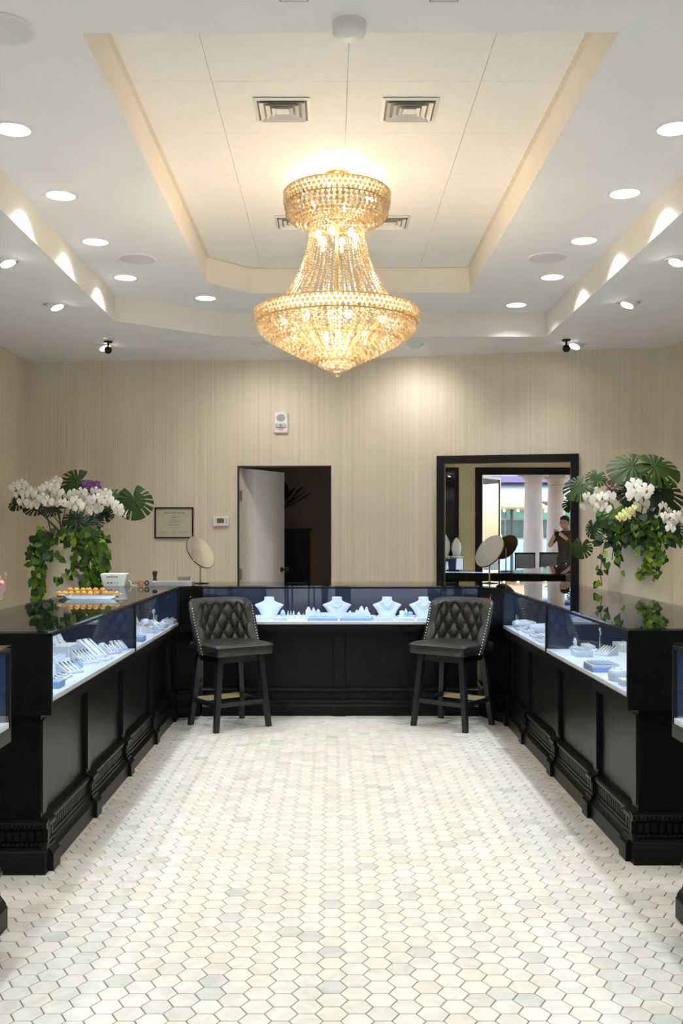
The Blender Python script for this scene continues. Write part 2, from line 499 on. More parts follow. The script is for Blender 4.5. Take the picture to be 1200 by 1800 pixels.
# wall angle of the tile grid
wa = MB()
def inset(loop, d):
    c = [Vector((x, y)) for x, y in loop]; out = []
    n = len(c)
    for i in range(n):
        p, q, r_ = c[i - 1], c[i], c[(i + 1) % n]
        e1 = (q - p).normalized(); e2 = (r_ - q).normalized()
        n1 = Vector((e1.y, -e1.x)); n2 = Vector((e2.y, -e2.x))
        k = (n1 + n2); k = k / max(.3, k.dot(n1)) 
        out.append((q.x + k.x * d, q.y + k.y * d))
    return out
ia, ib = INN, inset(INN, .022)
n = len(ia)
wa._add([(x, y, Z3 - .004) for x, y in ia] + [(x, y, Z3 - .004) for x, y in ib] + [(x, y, Z3 + .004) for x, y in ib],
        [(i, (i + 1) % n, n + (i + 1) % n, n + i) for i in range(n)] + [(n + i, n + (i + 1) % n, 2 * n + (i + 1) % n, 2 * n + i) for i in range(n)])
wa.build('wall_angle', mat('angle_metal', (.72, .66, .56), .5, var=.03), ceiling)
gx = [-1.15, -.54, .07, .67, 1.28]; gy = [3.32 + .58 * k for k in range(9)]
VENT_TILES = [(1, 2), (2, 2), (1, 5), (2, 5)]
for a in range(4):
    for b in range(8):
        x0, x1 = max(gx[a], -.95), min(gx[a + 1], 1.08); y0, y1 = max(gy[b], 3.6), min(gy[b + 1], 7.68)
        if x1 - x0 < .05 or y1 - y0 < .05: continue
        g = .0010
        t = MB(); t.box(x0 + g, x1 - g, y0 + g, y1 - g, Z3, Z3 + .015 + random.random() * .002)
        t.build('ceiling_tile', tile_white, ceiling)

def vent(cx, cy, label):
    t = thing('air_vent', label, 'air vent', (cx, cy, Z3), 0, 'square ceiling air vents')
    f = MB(); s = .135
    for k, (r0, r1, z0, z1) in enumerate([(.135, .118, -.004, -.010), (.108, .09, -.002, -.018), (.078, .06, -.002, -.018), (.05, .032, -.002, -.018)]):
        q = [(-r0, -r0), (r0, -r0), (r0, r0), (-r0, r0)]; p = [(-r1, -r1), (r1, -r1), (r1, r1), (-r1, r1)]
        f._add([(x, y, z0 if k == 0 else z1) for x, y in q] + [(x, y, z1 if k == 0 else z0) for x, y in p], [(i, (i + 1) % 4, 4 + (i + 1) % 4, 4 + i) for i in range(4)])
    f._add([(-.03, -.03, -.012), (.03, -.03, -.012), (.03, .03, -.012), (-.03, .03, -.012)], [(0, 1, 2, 3)])
    f.build('louver', mat('vent_enamel', (.80, .78, .74), .5, var=.02), t)
    b = MB(); b.box(-.13, .13, -.13, .13, -.0018, -.0004); b.build('throat', mat('vent_dark', (.30, .28, .25), .8), t)
vent(-.235, 4.775, 'white square louvered ceiling vent, front left of the chandelier')
vent(.37, 4.775, 'white square louvered ceiling vent, front right of the chandelier')
vent(-.235, 6.51, 'white square ceiling vent half hidden behind the chandelier, left')
vent(.37, 6.51, 'white square ceiling vent half hidden behind the chandelier, right')

def spot(name, parent, loc, direction, energy, col, size, blend, rad):
    d = bpy.data.lights.new(name, 'SPOT'); d.energy = energy; d.color = col; d.spot_size = size; d.spot_blend = blend; d.shadow_soft_size = rad
    o = bpy.data.objects.new(name, d); COL.objects.link(o); o.parent = parent; o.location = loc
    o.rotation_euler = Vector(direction).to_track_quat('-Z', 'Y').to_euler()
    return o
def ring_mesh(ri, ro, h, name, m):
    return MB().lathe([(ri, 0), (ri, -h), (ri + .004, -h - .001), (ro - .004, -h * .6), (ro, 0)], 28, cap=False).mesh(name, m, True)
trim_me = ring_mesh(.076, .094, .005, 'trim_ring', white_pl)
refl_me = MB().lathe([(.077, 0), (.072, .03), (.055, .085), (.04, .10)], 28, cap=False).mesh('reflector', mat('can_reflector', (.92, .92, .9), .25, var=.01), True)
bulb_me = MB().lathe([(0.0001, .066), (.026, .069), (.037, .080), (.041, .098), (.0001, .1)], 20, cap=False).mesh('bulb', MATS['can_glow'], True)
cap_me = MB().lathe([(.042, .099), (.042, .12), (.0001, .12)], 20, cap=False).mesh('housing', white_pl, True)
CLAB = ['nearest of the left row', 'second of the left row', 'third of the left row', 'fourth of the left row, by the tray corner', 'alone on the slanted left rear corner',
        'nearest of the right row, cut by the frame', 'second of the right row', 'third of the right row', 'fourth of the right row', 'rearmost, right of the chandelier',
        'left row, added just out of view overhead', 'left row, added furthest behind, out of view', 'right row, added just out of view overhead', 'right row, added furthest behind, out of view', 'centre, added out of view near the entrance']
for c, lb in zip(CANS, CLAB):
    t = thing('recessed_downlight', 'round recessed ceiling downlight, ' + lb, 'downlight', (c[0], c[1], Z2), 0, 'recessed downlights in the tray ceiling')
    for nm, me in (('trim_ring', trim_me), ('reflector', refl_me), ('bulb', bulb_me), ('housing', cap_me)): inst(nm, me, t)
    spot('downlight_beam', t, (0, 0, .055), (0, 0, -1), E_CAN, C_CAN, R(125), 1.0, .028)
ELAB = ['beside the left wall, cut by the frame', 'left side, midway along the soffit', 'left rear, beside the black camera', 'rear soffit, left of the chandelier tip', 'rear soffit, right of the chandelier tip',
        'right rear, beside the black camera', 'right side, midway along the soffit', 'beside the right wall, cut by the frame', 'left soffit, out of view', 'right soffit, out of view', 'left soffit, out of view near the entrance', 'right soffit, out of view near the entrance']
erec = MB().lathe([(.077, 0), (.077, .09), (.0001, .09)], 24, cap=False).mesh('recess', white_pl, True)
for c, lb in zip(EYES, ELAB):
    t = thing('eyeball_light', 'white swivel eyeball ceiling light, ' + lb, 'spotlight', (c[0], c[1], Z1), 0, 'eyeball lights in the outer soffit')
    inst('trim_ring', trim_me, t); inst('recess', erec, t)
    if abs(c[0]) > 1.5 and c[1] > 8: aim = Vector((-.45 if c[0] > 0 else .45, -.28, -1)).normalized()
    elif abs(c[0]) > 1.5: aim = Vector((-.42 * (1 if c[0] > 0 else -1), -.12, -1)).normalized()
    else: aim = Vector((0, .62, -1)).normalized()
    q = aim.to_track_quat('-Z', 'Y').to_matrix().to_4x4()
    M = Matrix.Translation((0, 0, .022)) @ q
    MB().lathe([(.045, -.052), (.058, -.045), (.068, -.015), (.068, .02), (.05, .05)], 22, M, cap=False).build('eyeball', white_pl, t, True)
    MB().lathe([(.0001, -.040), (.044, -.044), (.045, -.052)], 22, M, cap=False).build('lamp_face', MATS['eye_glow'], t, True)
    spot('eyeball_beam', t, Vector((0, 0, .022)) + aim * .06, aim, E_EYE * (.75 if c[1] > 8 else 1), C_EYE, R(125), 1.0, .04)

for (x, y, r, z, lb) in [(-1.307, 6.687, .128, Z2, 'left of the chandelier'), (1.442, 6.66, .132, Z2, 'right of the chandelier'), (-1.2, 3.63, .118, Z2, 'at the top left edge of the picture')]:
    t = thing('ceiling_speaker', 'flat round white ceiling speaker, ' + lb, 'speaker', (x, y, z), 0, 'round ceiling speakers')
    MB().lathe([(r, 0), (r, -.006), (r - .008, -.010), (r - .014, -.006)], 36, cap=False).build('rim', white_pl, t, True)
    MB().lathe([(r - .014, -.006), (.02, -.009), (.0001, -.009)], 36, cap=False).build('grille', mat('speaker_grille', (.72, .73, .73), .8, var=.05, scale=300), t, True)
det = thing('smoke_detector', 'white smoke detector at the front edge of the ceiling tray', 'smoke detector', (.063, 3.60, Z2))
MB().lathe([(.062, 0), (.062, -.012), (.055, -.016)], 30, cap=False).build('base', white_pl, det, True)
MB().lathe([(.060, -.014), (.060, -.036), (.045, -.048), (.0001, -.05)], 30, cap=False).build('cover', white_pl, det, True)
for x, lb in ((-.13, 'left'), (.385, 'right')):
    t = thing('ceiling_grille', 'grey slotted ceiling grille at the upper edge, ' + lb + ' of the smoke detector', 'air vent', (x, 3.38, Z2), 0, 'slotted grilles at the top edge')
    MB().box(-.05, .05, -.05, .05, -.012, 0).build('frame', grey_pl, t)
    s = MB()
    for k in range(5): s.box(-.045, .045, -.04 + k * .018, -.034 + k * .018, -.016, -.012)
    s.build('slats', white_pl, t)
for (x, y, lb) in ((-1.918, 8.54, 'left'), (1.993, 8.466, 'right')):
    t = thing('security_camera', 'small black ball security camera hanging from the ' + lb + ' rear ceiling', 'camera', (x, y, Z1), 0, 'black ceiling cameras')
    MB().lathe([(.038, 0), (.038, -.008), (.03, -.014), (.0001, -.014)], 20, cap=False).build('mount', blackm, t, True)
    MB().tube([(0, 0, -.012), (0, 0, -.055)], .009, 10).build('stalk', blackm, t, True)
    MB().ball((0, -.002, -.075), .033, 18, 12).build('ball', blackm, t, True)
    MB().lathe([(.0001, .004), (.014, .003), (.015, 0)], 14, Matrix.Translation((0, -.034, -.08)) @ Matrix.Rotation(R(95), 4, 'X'), cap=False).build('lens', mat('lens_glass', (.01, .01, .02), .05), t, True)
for (x, y, lb) in ((-1.885, 8.37, 'left camera'), (1.976, 7.86, 'right rear eyeball light')):
    t = tag(MB().lathe([(.042, 0), (.042, -.004), (.036, -.006), (.0001, -.006)], 24, cap=False).build('sprinkler_cover', white_pl, None, True, (x, y, Z1)),
            'flat round white sprinkler cover on the ceiling near the ' + lb, 'sprinkler')

# ------------------------------------------------------------------ walls
wp = MATS['wallpaper']; HW = 3.7
struct(MB().box(XL - .12, XL, YFL - .1, YBL + .12, -.05, HW).build('wall_left', wp))
struct(MB().box(XR, XR + .12, YFR - .1, YBR + .12, -.05, HW).build('wall_right', wp))
bl0, bl1 = Vector((XL, YBL, 0)), Vector((KX, KY, 0))
ax = (bl1 - bl0).normalized(); LBL = (bl1 - bl0).length
MBL = Matrix(((ax.x, -ax.y, 0, bl0.x), (ax.y, ax.x, 0, bl0.y), (0, 0, 1, 0), (0, 0, 0, 1)))
dx0, dx1 = (-.895 - XL), (-.008 - XL)
DH = 2.03
w = MB()
w.box(-.12, dx0, 0, .12, -.05, HW, MBL).box(dx0, dx1, 0, .12, DH, HW, MBL).box(dx1, LBL, 0, .12, -.05, HW, MBL)
wall_back_left = struct(w.build('wall_back_left', wp))
br0 = Vector((KX, KY, 0)); br1 = Vector((XR, YBR, 0)); ar = (br1 - br0).normalized(); LBR = (br1 - br0).length
MBR = Matrix(((ar.x, -ar.y, 0, br0.x), (ar.y, ar.x, 0, br0.y), (0, 0, 1, 0), (0, 0, 0, 1)))
wall_back_right = struct(MB().box(0, LBR + .12, 0, .12, -.05, HW, MBR).build('wall_back_right', wp))
# rounded right rear corner
rc = MB(); cc = Vector((XR - .16, YBR + .0, 0)); arc = []
p0 = br1 - ar * .15; p1 = Vector((XR, YBR - .15, 0))
for k in range(9):
    t = k / 8; q = p0 * (1 - t) ** 2 + br1 * 2 * t * (1 - t) + p1 * t * t; arc.append((q.x, q.y))
rc.prism(arc + [(XR + .02, YBR - .15), (XR + .02, YBR + .05), (p0.x, p0.y + .04)], -.05, Z1)
struct(rc.build('wall_corner_right', wp))
# thin black reveal around the doorway
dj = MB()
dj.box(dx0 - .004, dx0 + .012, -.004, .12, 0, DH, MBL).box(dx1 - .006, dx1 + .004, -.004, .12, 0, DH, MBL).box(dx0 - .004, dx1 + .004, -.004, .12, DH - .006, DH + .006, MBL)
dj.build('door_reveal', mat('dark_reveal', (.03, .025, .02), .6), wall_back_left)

# door leaf, open into the back room
hp = MBL @ Vector((dx0 + .014, .03, 0))
door = thing('door_1', None, None, hp, R(63)); struct(door)
MB().box(0, .86, 0, .042, .01, DH - .012).build('door_leaf', wp, door)
MB().box(-.012, 0.002, -.002, .044, .01, DH - .012).build('door_edge', mat('pale_wood_edge', (.62, .55, .45), .6), door)
for z in (.36, 1.0, 1.75):
    h = MB(); h.box(-.004, .032, -.006, .001, z - .05, z + .05).tube([(-.002, -.008, z - .05), (-.002, -.008, z + .05)], .007, 8)
    h.build('hinge', mat('hinge_metal', (.34, .30, .24), .4, metal=.6), door)
kb = MB(); kb.tube([(.80, 0, 1.02), (.80, -.045, 1.02)], .011, 10); kb.ball((.80, -.06, 1.02), .028, 14, 10)
kb.lathe([(.028, 0), (.026, .006)], 16, Matrix.Translation((.80, -.002, 1.02)) @ Matrix.Rotation(R(90), 4, 'X'))
kb.build('knob', mat('bronze_knob', (.03, .022, .016), .35, metal=.5), door, True)
# back room beyond the doorway
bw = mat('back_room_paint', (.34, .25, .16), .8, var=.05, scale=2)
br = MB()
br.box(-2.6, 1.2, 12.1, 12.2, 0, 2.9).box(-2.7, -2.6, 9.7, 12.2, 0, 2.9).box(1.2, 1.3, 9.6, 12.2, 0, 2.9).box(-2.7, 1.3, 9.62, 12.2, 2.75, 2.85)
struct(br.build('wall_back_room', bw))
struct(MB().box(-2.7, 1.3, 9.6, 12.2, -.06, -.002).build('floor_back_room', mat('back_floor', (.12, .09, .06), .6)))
cb = thing('dark_cabinet', 'tall black cabinet in the dim back room behind the open door', 'cabinet', (-.62, 11.75, 0))
MB().box(-.36, .36, -.2, .2, .08, 1.42).box(-.34, .34, -.17, .2, 0, .08).build('body', blackm, cb)
MB().box(-.375, .375, -.22, .2, 1.42, 1.45).build('cabinet_top', blackm, cb)
for x in (-.355, .005): 
    d_ = MB().box(x, x + .35, -.222, -.2, .1, 1.40).build('cabinet_door', blackm, cb)
vz = thing('flower_vase', 'dark leafy bouquet in a glass vase on the back room cabinet', 'vase', (-.62, 11.7, 1.45))
MB().lathe([(.035, 0), (.03, .02), (.045, .15), (.07, .27), (.066, .27), (.04, .15), (.02, .02), (.0001, .02)], 18, cap=False).build('vase', MATS['glass'], vz, True)
rr = random.Random(5)
for k in range(22):
    an = rr.random() * 6.28; el = rr.uniform(-.1, 1.0); ln = rr.uniform(.12, .30)
    tip = Vector((math.cos(an) * math.cos(el) * ln, math.sin(an) * math.cos(el) * ln * .6, .27 + math.sin(el) * ln * .7))
    MB().tube([(0, 0, .03), (0, 0, .2), tip], .004, 5).build('stem', leaf_d, vz)
    q = (tip - Vector((0, 0, .2))).to_track_quat('Y', 'Z').to_matrix().to_4x4()
    M = Matrix.Translation(tip) @ q
    lf = MB(); lf._add([M @ Vector(p) for p in [(0, -.02, 0), (.06, .04, .01), (.04, .11, .005), (0, .15, 0), (-.04, .11, .005), (-.06, .04, .01), (0, .04, -.006)]],
                       [(0, 1, 6), (1, 2, 6), (2, 3, 6), (3, 4, 6), (4, 5, 6), (5, 0, 6)])
    lf.build('leaf', leaf_d, vz)

# ------------------------------------------------------------------ storefront behind the camera (seen in the wall mirror)
cream = mat('cream_wall', (.66, .58, .34), .7, var=.03, scale=2)
ka = DF / F
def A(u): return (u - CU) * ka
def Zv(v, D=DF): return CAMH - (v - CV) / F * D
AL, AR = 1.976 - .15, 8.543 + .15
w = MB()
M0 = FM(0, DF)
a_w0, a_w1 = 2.02, A(806)
a_d0, a_d1 = A(835), 7.4
zt = Zv(822); zb = .93
w.box(AL, AR, 0, .16, zt, HW, M0).box(AL, a_w0, 0, .16, -.05, zt, M0).box(a_w0, a_w1, 0, .16, -.05, zb, M0).box(a_w1, a_d0, 0, .16, -.05, zt, M0).box(a_d1, AR, 0, .16, -.05, zt, M0)
struct(w.build('wall_front', cream))
def frame_rect(mb, a0, a1, z0, z1, t, y0, y1, M, bottom=True):
    mb.box(a0, a0 + t, y0, y1, z0, z1, M).box(a1 - t, a1, y0, y1, z0, z1, M).box(a0 + t, a1 - t, y0, y1, z1 - t, z1, M)
    if bottom: mb.box(a0 + t, a1 - t, y0, y1, z0, z0 + t, M)
w1 = struct(thing('window_1', None, None))
m = MB(); frame_rect(m, a_w0, a_w1, zb, zt, .07, -.03, .12, M0); m.build('window_frame', blackm, w1)
MB().box(a_w0 + .07, a_w1 - .07, .03, .038, zb + .07, zt - .07, M0).build('pane', glass_mat('smoked_glass', (.10, .095, .08)), w1)
MB().box(a_w0 - .02, a_w1 + .02, -.32, -.03, zb - .04, zb, M0).build('display_sill', white_pl, w1)
d2 = struct(thing('door_2', None, None))
m = MB(); frame_rect(m, a_d0, a_d1, 0, zt, .145, -.03, .12, M0, False); m.box(5.45, 5.57, -.03, .12, 0, zt - .14, M0); m.build('door_frame', blackm, d2)
MB().box(5.57, a_d1 - .145, .03, .038, .02, zt - .145, M0).build('pane', MATS['glass'], d2)
hx = a_d0 + .145
def leafM(a, ang): return FM(a, DF + .05) @ Matrix.Rotation(ang, 4, 'Z')
ML = leafM(hx, R(57))
m = MB(); frame_rect(m, 0, .96, .02, zt - .16, .05, 0, .045, ML); m.build('door_leaf_frame', mat('grey_frame', (.22, .22, .2), .4, metal=.4), d2)
MB().box(.05, .91, .018, .026, .07, zt - .21, ML).build('pane', glass_mat('tint_glass', (.30, .31, .27)), d2)
MB().tube([ML @ Vector((.88, -.04, .85)), ML @ Vector((.88, -.04, 1.35))], .012, 8).build('pull_handle', silver, d2)
# white busts in the shop window
for k, (uu, hh) in enumerate(((782, .42), (802, .36))):
    p = pv(uu, 972, DF - .16)
    b = thing('window_bust', 'white necklace bust standing in the shop window, %s' % ('taller one at the left' if k == 0 else 'smaller one at the right'), 'bust', (p.x, p.y, zb))
    MB().lathe([(.06, 0), (.075, .02), (.10, hh * .35), (.095, hh * .65), (.06, hh * .85), (.035, hh * .95), (.035, hh)], 20, cap=True).build('bust_form', dispm, b, True)
# arcade outside
struct(MB().box(-40, 40, -60, 5, -.25, -.13).build('ground_pavement', mat('pavement', (.34, .32, .29), .85, var=.08, scale=1.5)))
struct(MB().box(1.0, 12, 3.2, 5.6, 2.86, 3.3, FM(0, DF)).build('trim_1', mat('arcade_beam', (.70, .62, .55), .8)))
stone = mat('column_stone', (.30, .225, .175), .8, var=.06, scale=4, bump=.1)
def column(u, D, r, lb):
    p = RV((u - CU) / F * D, D)
    t = thing('stone_column', lb, 'column', (p.x, p.y, -.13), 0, 'stone columns outside the entrance')
    H = 2.99
    MB().box(-r * 1.4, r * 1.4, -r * 1.4, r * 1.4, 0, .10).lathe([(r * 1.35, .10), (r * 1.4, .14), (r * 1.2, .19), (r * 1.12, .22)], 28).build('base', stone, t, 'auto')
    MB().lathe([(r * 1.08, .2), (r * 1.06, .9), (r * 1.0, 1.5), (r * .86, H - .30)], 32).build('shaft', stone, t, 'auto')
    MB().lathe([(r * .90, H - .31), (r * .95, H - .28), (r * .88, H - .26), (r * .9, H - .20), (r * 1.2, H - .10)], 28).box(-r * 1.3, r * 1.3, -r * 1.3, r * 1.3, H - .10, H).build('capital', stone, t, 'auto')
column(937, 24.2, .235, 'pale stone column outside the entrance, nearer one, in the wall mirror')
column(977, 25.2, .235, 'pale stone column outside the entrance, beside the person, in the wall mirror')
DB = 36.0
fa = thing('building', 'white building across the street with purple fascia, in the wall mirror', 'building', RV(6, DB, 0) + Vector((0, 0, -.13)))
MF = fa.matrix_basis.inverted() if False else Matrix.Translation(-(RV(6, DB, 0) + Vector((0, 0, -.13)))) @ FM(0, DB)
def zb_(v): return Zv(v, DB)
MB().box(-2, 18, 0, .4, -.13, 6.5, MF).build('wall', mat('far_wall', (.40, .34, .30), .8), fa)
MB().box(-2, 18, -.9, 0, zb_(850), zb_(828), MF).build('fascia', mat('purple_fascia', (.16, .10, .17), .7), fa)
aw = MB(); aw._add([MF @ Vector(p) for p in [(-2, -.2, zb_(850)), (18, -.2, zb_(850)), (18, -1.7, zb_(878)), (-2, -1.7, zb_(878)), (-2, -1.7, zb_(884)), (18, -1.7, zb_(884)), (-2, -.2, zb_(850) - .05), (18, -.2, zb_(850) - .05)]],
                    [(0, 1, 2, 3), (3, 2, 5, 4), (4, 5, 7, 6), (0, 3, 4, 6), (1, 7, 5, 2)])
aw.build('awning', mat('white_canvas', (.5, .5, .52), .8), fa)
gr_ = mat('green_glass', (.10, .26, .17), .25, var=.5, scale=1.2)
dk_ = mat('dark_shopfront', (.02, .05, .04), .2, var=.5, scale=3)
for k in range(9):
    x = 4.2 + k * 1.05
    MB().box(x, x + .98, -.06, 0, zb_(912), zb_(888), MF).build('transom', gr_, fa)
    MB().box(x, x + .98, -.05, 0, zb_(945), zb_(914), MF).build('window', dk_, fa)
MB().box(-2, 18, -.35, 0, -.13, zb_(948), MF).build('plinth', mat('white_plinth', (.42, .44, .50), .7), fa)
th = thing('thatch_canopy', 'brown thatched canopy hung with bulbs across the street, in the mirror', 'canopy', RV(5.6, 31, 0))
MT = Matrix.Translation(-RV(5.6, 31, 0)) @ FM(5.6, 31)
MB().lathe([(1.15, 2.12), (1.1, 2.2), (.5, 2.55), (.05, 2.75)], 24, MT).build('thatch', mat('thatch', (.42, .27, .13), .95, var=.3, scale=20, bump=.8), th, True)
MB().tube([MT @ Vector((0, 0, -.13)), MT @ Vector((0, 0, 2.6))], .05, 10).build('post', darkwood, th)
for k in range(9):
    an = PI + PI * k / 8
    MB().ball(MT @ Vector((1.05 * math.cos(an), 1.05 * math.sin(an), 2.06)), .04, 8, 6).build('string_bulb', MATS['bulb_glow'], th, True)
def shop_chair(u, D, ang, lb):
    p = RV((u - CU) / F * D, D)
    t = thing('shop_chair', lb, 'chair', (p.x, p.y, 0), ang, 'grey chairs near the entrance')
    gf = mat('grey_upholstery', (.20, .22, .24), .8, var=.1)
    for x in (-.19, .19):
        for y in (-.19, .19): MB().tube([(x, y, 0), (x * .95, y * .95, .62 if y < 0 else 1.0)], .014, 8).build('leg', blackm, t)
    MB().rbox(-.2, .2, -.2, .2, .60, .67, .015).build('seat', gf, t)
    MB().rbox(-.18, .18, .165, .20, .70, .985, .01).build('backrest', gf, t)
    MB().box(-.2, .2, .16, .205, .985, 1.01).build('top_rail', blackm, t)
shop_chair(921, 19.2, R(170), 'grey shop chair seen in the wall mirror left of the nearer column')
shop_chair(966, 19.4, R(165), 'grey shop chair seen in the wall mirror right behind the person')

# ------------------------------------------------------------------ display cases
ZT = .995; ZD = .72
PLINTH = [(0, 0), (.060, 0), (.060, .072), (.054, .080), (.050, .086), (.040, .094), (.040, .104), (.034, .112), (.034, .122), (.022, .124), (.022, .176), (.036, .178), (.042, .186), (.042, .198), (.036, .206), (.02, .210), (0, .212)]
def dentils(mb, x0, x1, M=None, extra=0.):
    n = max(1, int((x1 - x0) / .03)); p = (x1 - x0) / n
    for k in range(n):
        c = x0 + (k + .5) * p
        mb.box(c - .009, c + .009, -.032 - extra, -.02 - extra, .128, .172, M)
def rope(mb, x0, x1, z, r, M=None):
    n = int((x1 - x0) / .018)
    for k in range(n):
        x = x0 + (x1 - x0) * (k + .5) / n
        mb.tube([Vector((x - .010, -.040, z - r)), Vector((x, -.046, z)), Vector((x + .010, -.040, z + r))], [.004, .0065, .004], 5, M)
def make_case(label, loc, rz, L, depth, pil, end0=False, end1=False, led=True, wide=.085):
    t = thing('display_case', label, 'display case', loc, rz, 'black jewellery display cases')
    PY = .078
    e0 = .045 if end0 else 0; e1 = .045 if end1 else 0
    MB().box(e0, L - e1, PY + .008, depth - .03, 0, .65).build('cabinet_body', black, t)
    pl = MB(); pl.sweep(PLINTH, e0, L - e1, Matrix.Translation((0, PY, 0))); pl.build('plinth', black, t)
    de = MB(); dentils(de, e0 + .01, L - e1 - .01, Matrix.Translation((0, PY, 0)))
    if end0:
        ME = Matrix.Translation((e0, 0, 0)) @ Matrix.Rotation(-PI / 2, 4, 'Z')
        p2 = MB(); p2.sweep(PLINTH, -depth + .03, -PY + .058, ME); p2.build('end_plinth', black, t)
        dentils(de, -depth + .04, -PY + .04, ME); r_ = MB(); rope(r_, -depth + .04, -PY + .05, .192, .008, ME); rope(r_, -depth + .04, -PY + .04, .118, .006, ME)
        stuff(r_.build('rope_moulding', black, t, True))
    if end1:
        ME = Matrix.Translation((L - e1, 0, 0)) @ Matrix.Rotation(PI / 2, 4, 'Z')
        p2 = MB(); p2.sweep(PLINTH, PY - .058, depth - .03, ME); p2.build('end_plinth', black, t)
        dentils(de, PY - .04, depth - .04, ME); r_ = MB(); rope(r_, PY - .05, depth - .04, .192, .008, ME); rope(r_, PY - .04, depth - .04, .118, .006, ME)
        stuff(r_.build('rope_moulding', black, t, True))
    stuff(de.build('dentil_row', black, t))
    for x in pil:
        x0, x1 = x, x + wide
        q = MB()
        q.box(x0, x1, PY - .022, PY + .01, .2, .65).box(x0 + .012, x1 - .012, PY - .028, PY - .02, .235, .62)
        q.sweep([(o + (.018 if o > 0 else 0), z) for o, z in PLINTH[:-1]] + [(0, .225)], x0 - .008, x1 + .008, Matrix.Translation((0, PY, .0)))
        po = q.build('pilaster', black, t)
        dd = MB(); dentils(dd, x0 - .004, x1 + .004, Matrix.Translation((0, PY, 0)), .018); stuff(dd.build('pilaster_dentils', black, po))
    edges = [e0] + [v for x in pil for v in (x, x + wide)] + [L - e1]
    for k in range(0, len(edges), 2):
        a, b = edges[k], edges[k + 1]
        if b - a < .12: continue
        MB().box(a + .004, b - .004, PY - .004, PY + .01, .21, .645).build('panel', black, t)
    # upper glass case
    MB().box(.023 if end0 else 0, L - (.023 if end1 else 0), 0, depth, .65, .70).build('sill', black, t)
    MB().box(.004, L - .004, .004, depth - .02, .70, ZD).build('deck', deckm, t)
    MB().box(0, L, depth - .02, depth, .70, .985).build('back_panel', navy, t)
    f = MB(); f.box(0, L, 0, .010, .972, .985)
    if not end0: f.box(0, .010, 0, .014, .70, .985)
    if not end1: f.box(L - .010, L, 0, .014, .70, .985)
    f.build('case_frame', blackm, t)
    MB().box(.010, L - .010, .003, .009, .70, .973).build('front_glass', MATS['glass'], t)
    MB().box(0, L, -.004, depth, .985, ZT).build('top_glass', MATS['top_glass'], t)
    if end0: MB().box(0, .022, -.001, depth, .65, .985).build('end_panel', black, t); MB().box(.022, .026, .012, depth - .02, ZD, .98).build('end_lining', navy, t)
    if end1: MB().box(L - .022, L, -.001, depth, .65, .985).build('end_panel', black, t); MB().box(L - .026, L - .022, .012, depth - .02, ZD, .98).build('end_lining', navy, t)
    for k_, x_ in ((end0, .011), (end1, L - .015)):
        if not k_: MB().box(x_, x_ + .004, .014, depth - .02, ZD, .98).build('divider', navy, t)
    MB().box(0, L, depth, depth + .006, .64, .985).build('rear_skin', black, t)
    if led:
        MB().box(.03, L - .03, .0105, .020, .974, .9845).build('light_bar', blackm, t)
        MB().box(.04, L - .04, .012, .018, .9725, .974).build('light_strip', MATS['led_glow'], t)
        d = bpy.data.lights.new('case_light', 'AREA'); d.shape = 'RECTANGLE'; d.size = L - .1; d.size_y = .02; d.energy = E_LED * L; d.color = C_LED; d.spread = R(150)
        o = bpy.data.objects.new('case_light', d); COL.objects.link(o); o.parent = t; o.location = (L / 2, .022, .968); o.rotation_euler = (R(24), 0, 0)
    return t
GL, GR, GB = -1.15, 1.25, 7.58
DL_, DR_, DB_ = .595, .69, .66
YL0, YR0 = 4.08, 4.20
YLM, YRM, YL1, YR1 = 5.85, 5.83, 7.50, 7.30
case_LN = make_case('black display case on the left, nearer half, under the gold chocolates', (GL, YL0, 0), PI / 2, YLM - YL0, DL_, [0.0 + .045, 4.89 - YL0, 5.72 - YL0], end0=True)
case_LF = make_case('black display case on the left, farther half, beside the left stool', (GL, YLM, 0), PI / 2, YL1 - YLM, DL_, [6.586 - YLM, 7.36 - YLM])
case_RN = make_case('black display case on the right, nearer half, with a tall ring stand inside', (GR, YRM, 0), -PI / 2, YRM - YR0, DR_, [YRM - 5.80, YRM - 4.97, YRM - YR0 - .045 - .085], end1=True)
case_RF = make_case('black display case on the right, farther half, beside the right stool', (GR, YR1, 0), -PI / 2, YR1 - YRM, DR_, [.02, YR1 - 6.67])
BX0, BX1 = -.99, 1.12
case_B = make_case('long black display case at the rear holding the necklace busts', (BX0, GB, 0), 0, BX1 - BX0, DB_, [.01, .06 - BX0 - .043, BX1 - BX0 - .095])
case_NL = make_case('black display case nearest the camera at the left picture edge', (GL, 2.05, 0), PI / 2, 3.57 - 2.05, DL_, [.05, .70, 3.57 - 2.05 - .13], end0=False, end1=False)
case_NR = make_case('black display case nearest the camera at the right picture edge', (GR, 3.66, 0), -PI / 2, 3.66 - 2.1, DR_, [.045, .75, 1.43])
for cs, L_ , d_ in ((case_NL, 1.52, DL_), (case_NR, 1.56, DR_)):
    for x in (0, L_ - .006): MB().box(x, x + .006, .012, d_ - .02, .72, .973).build('side_glass', MATS['glass'], cs)

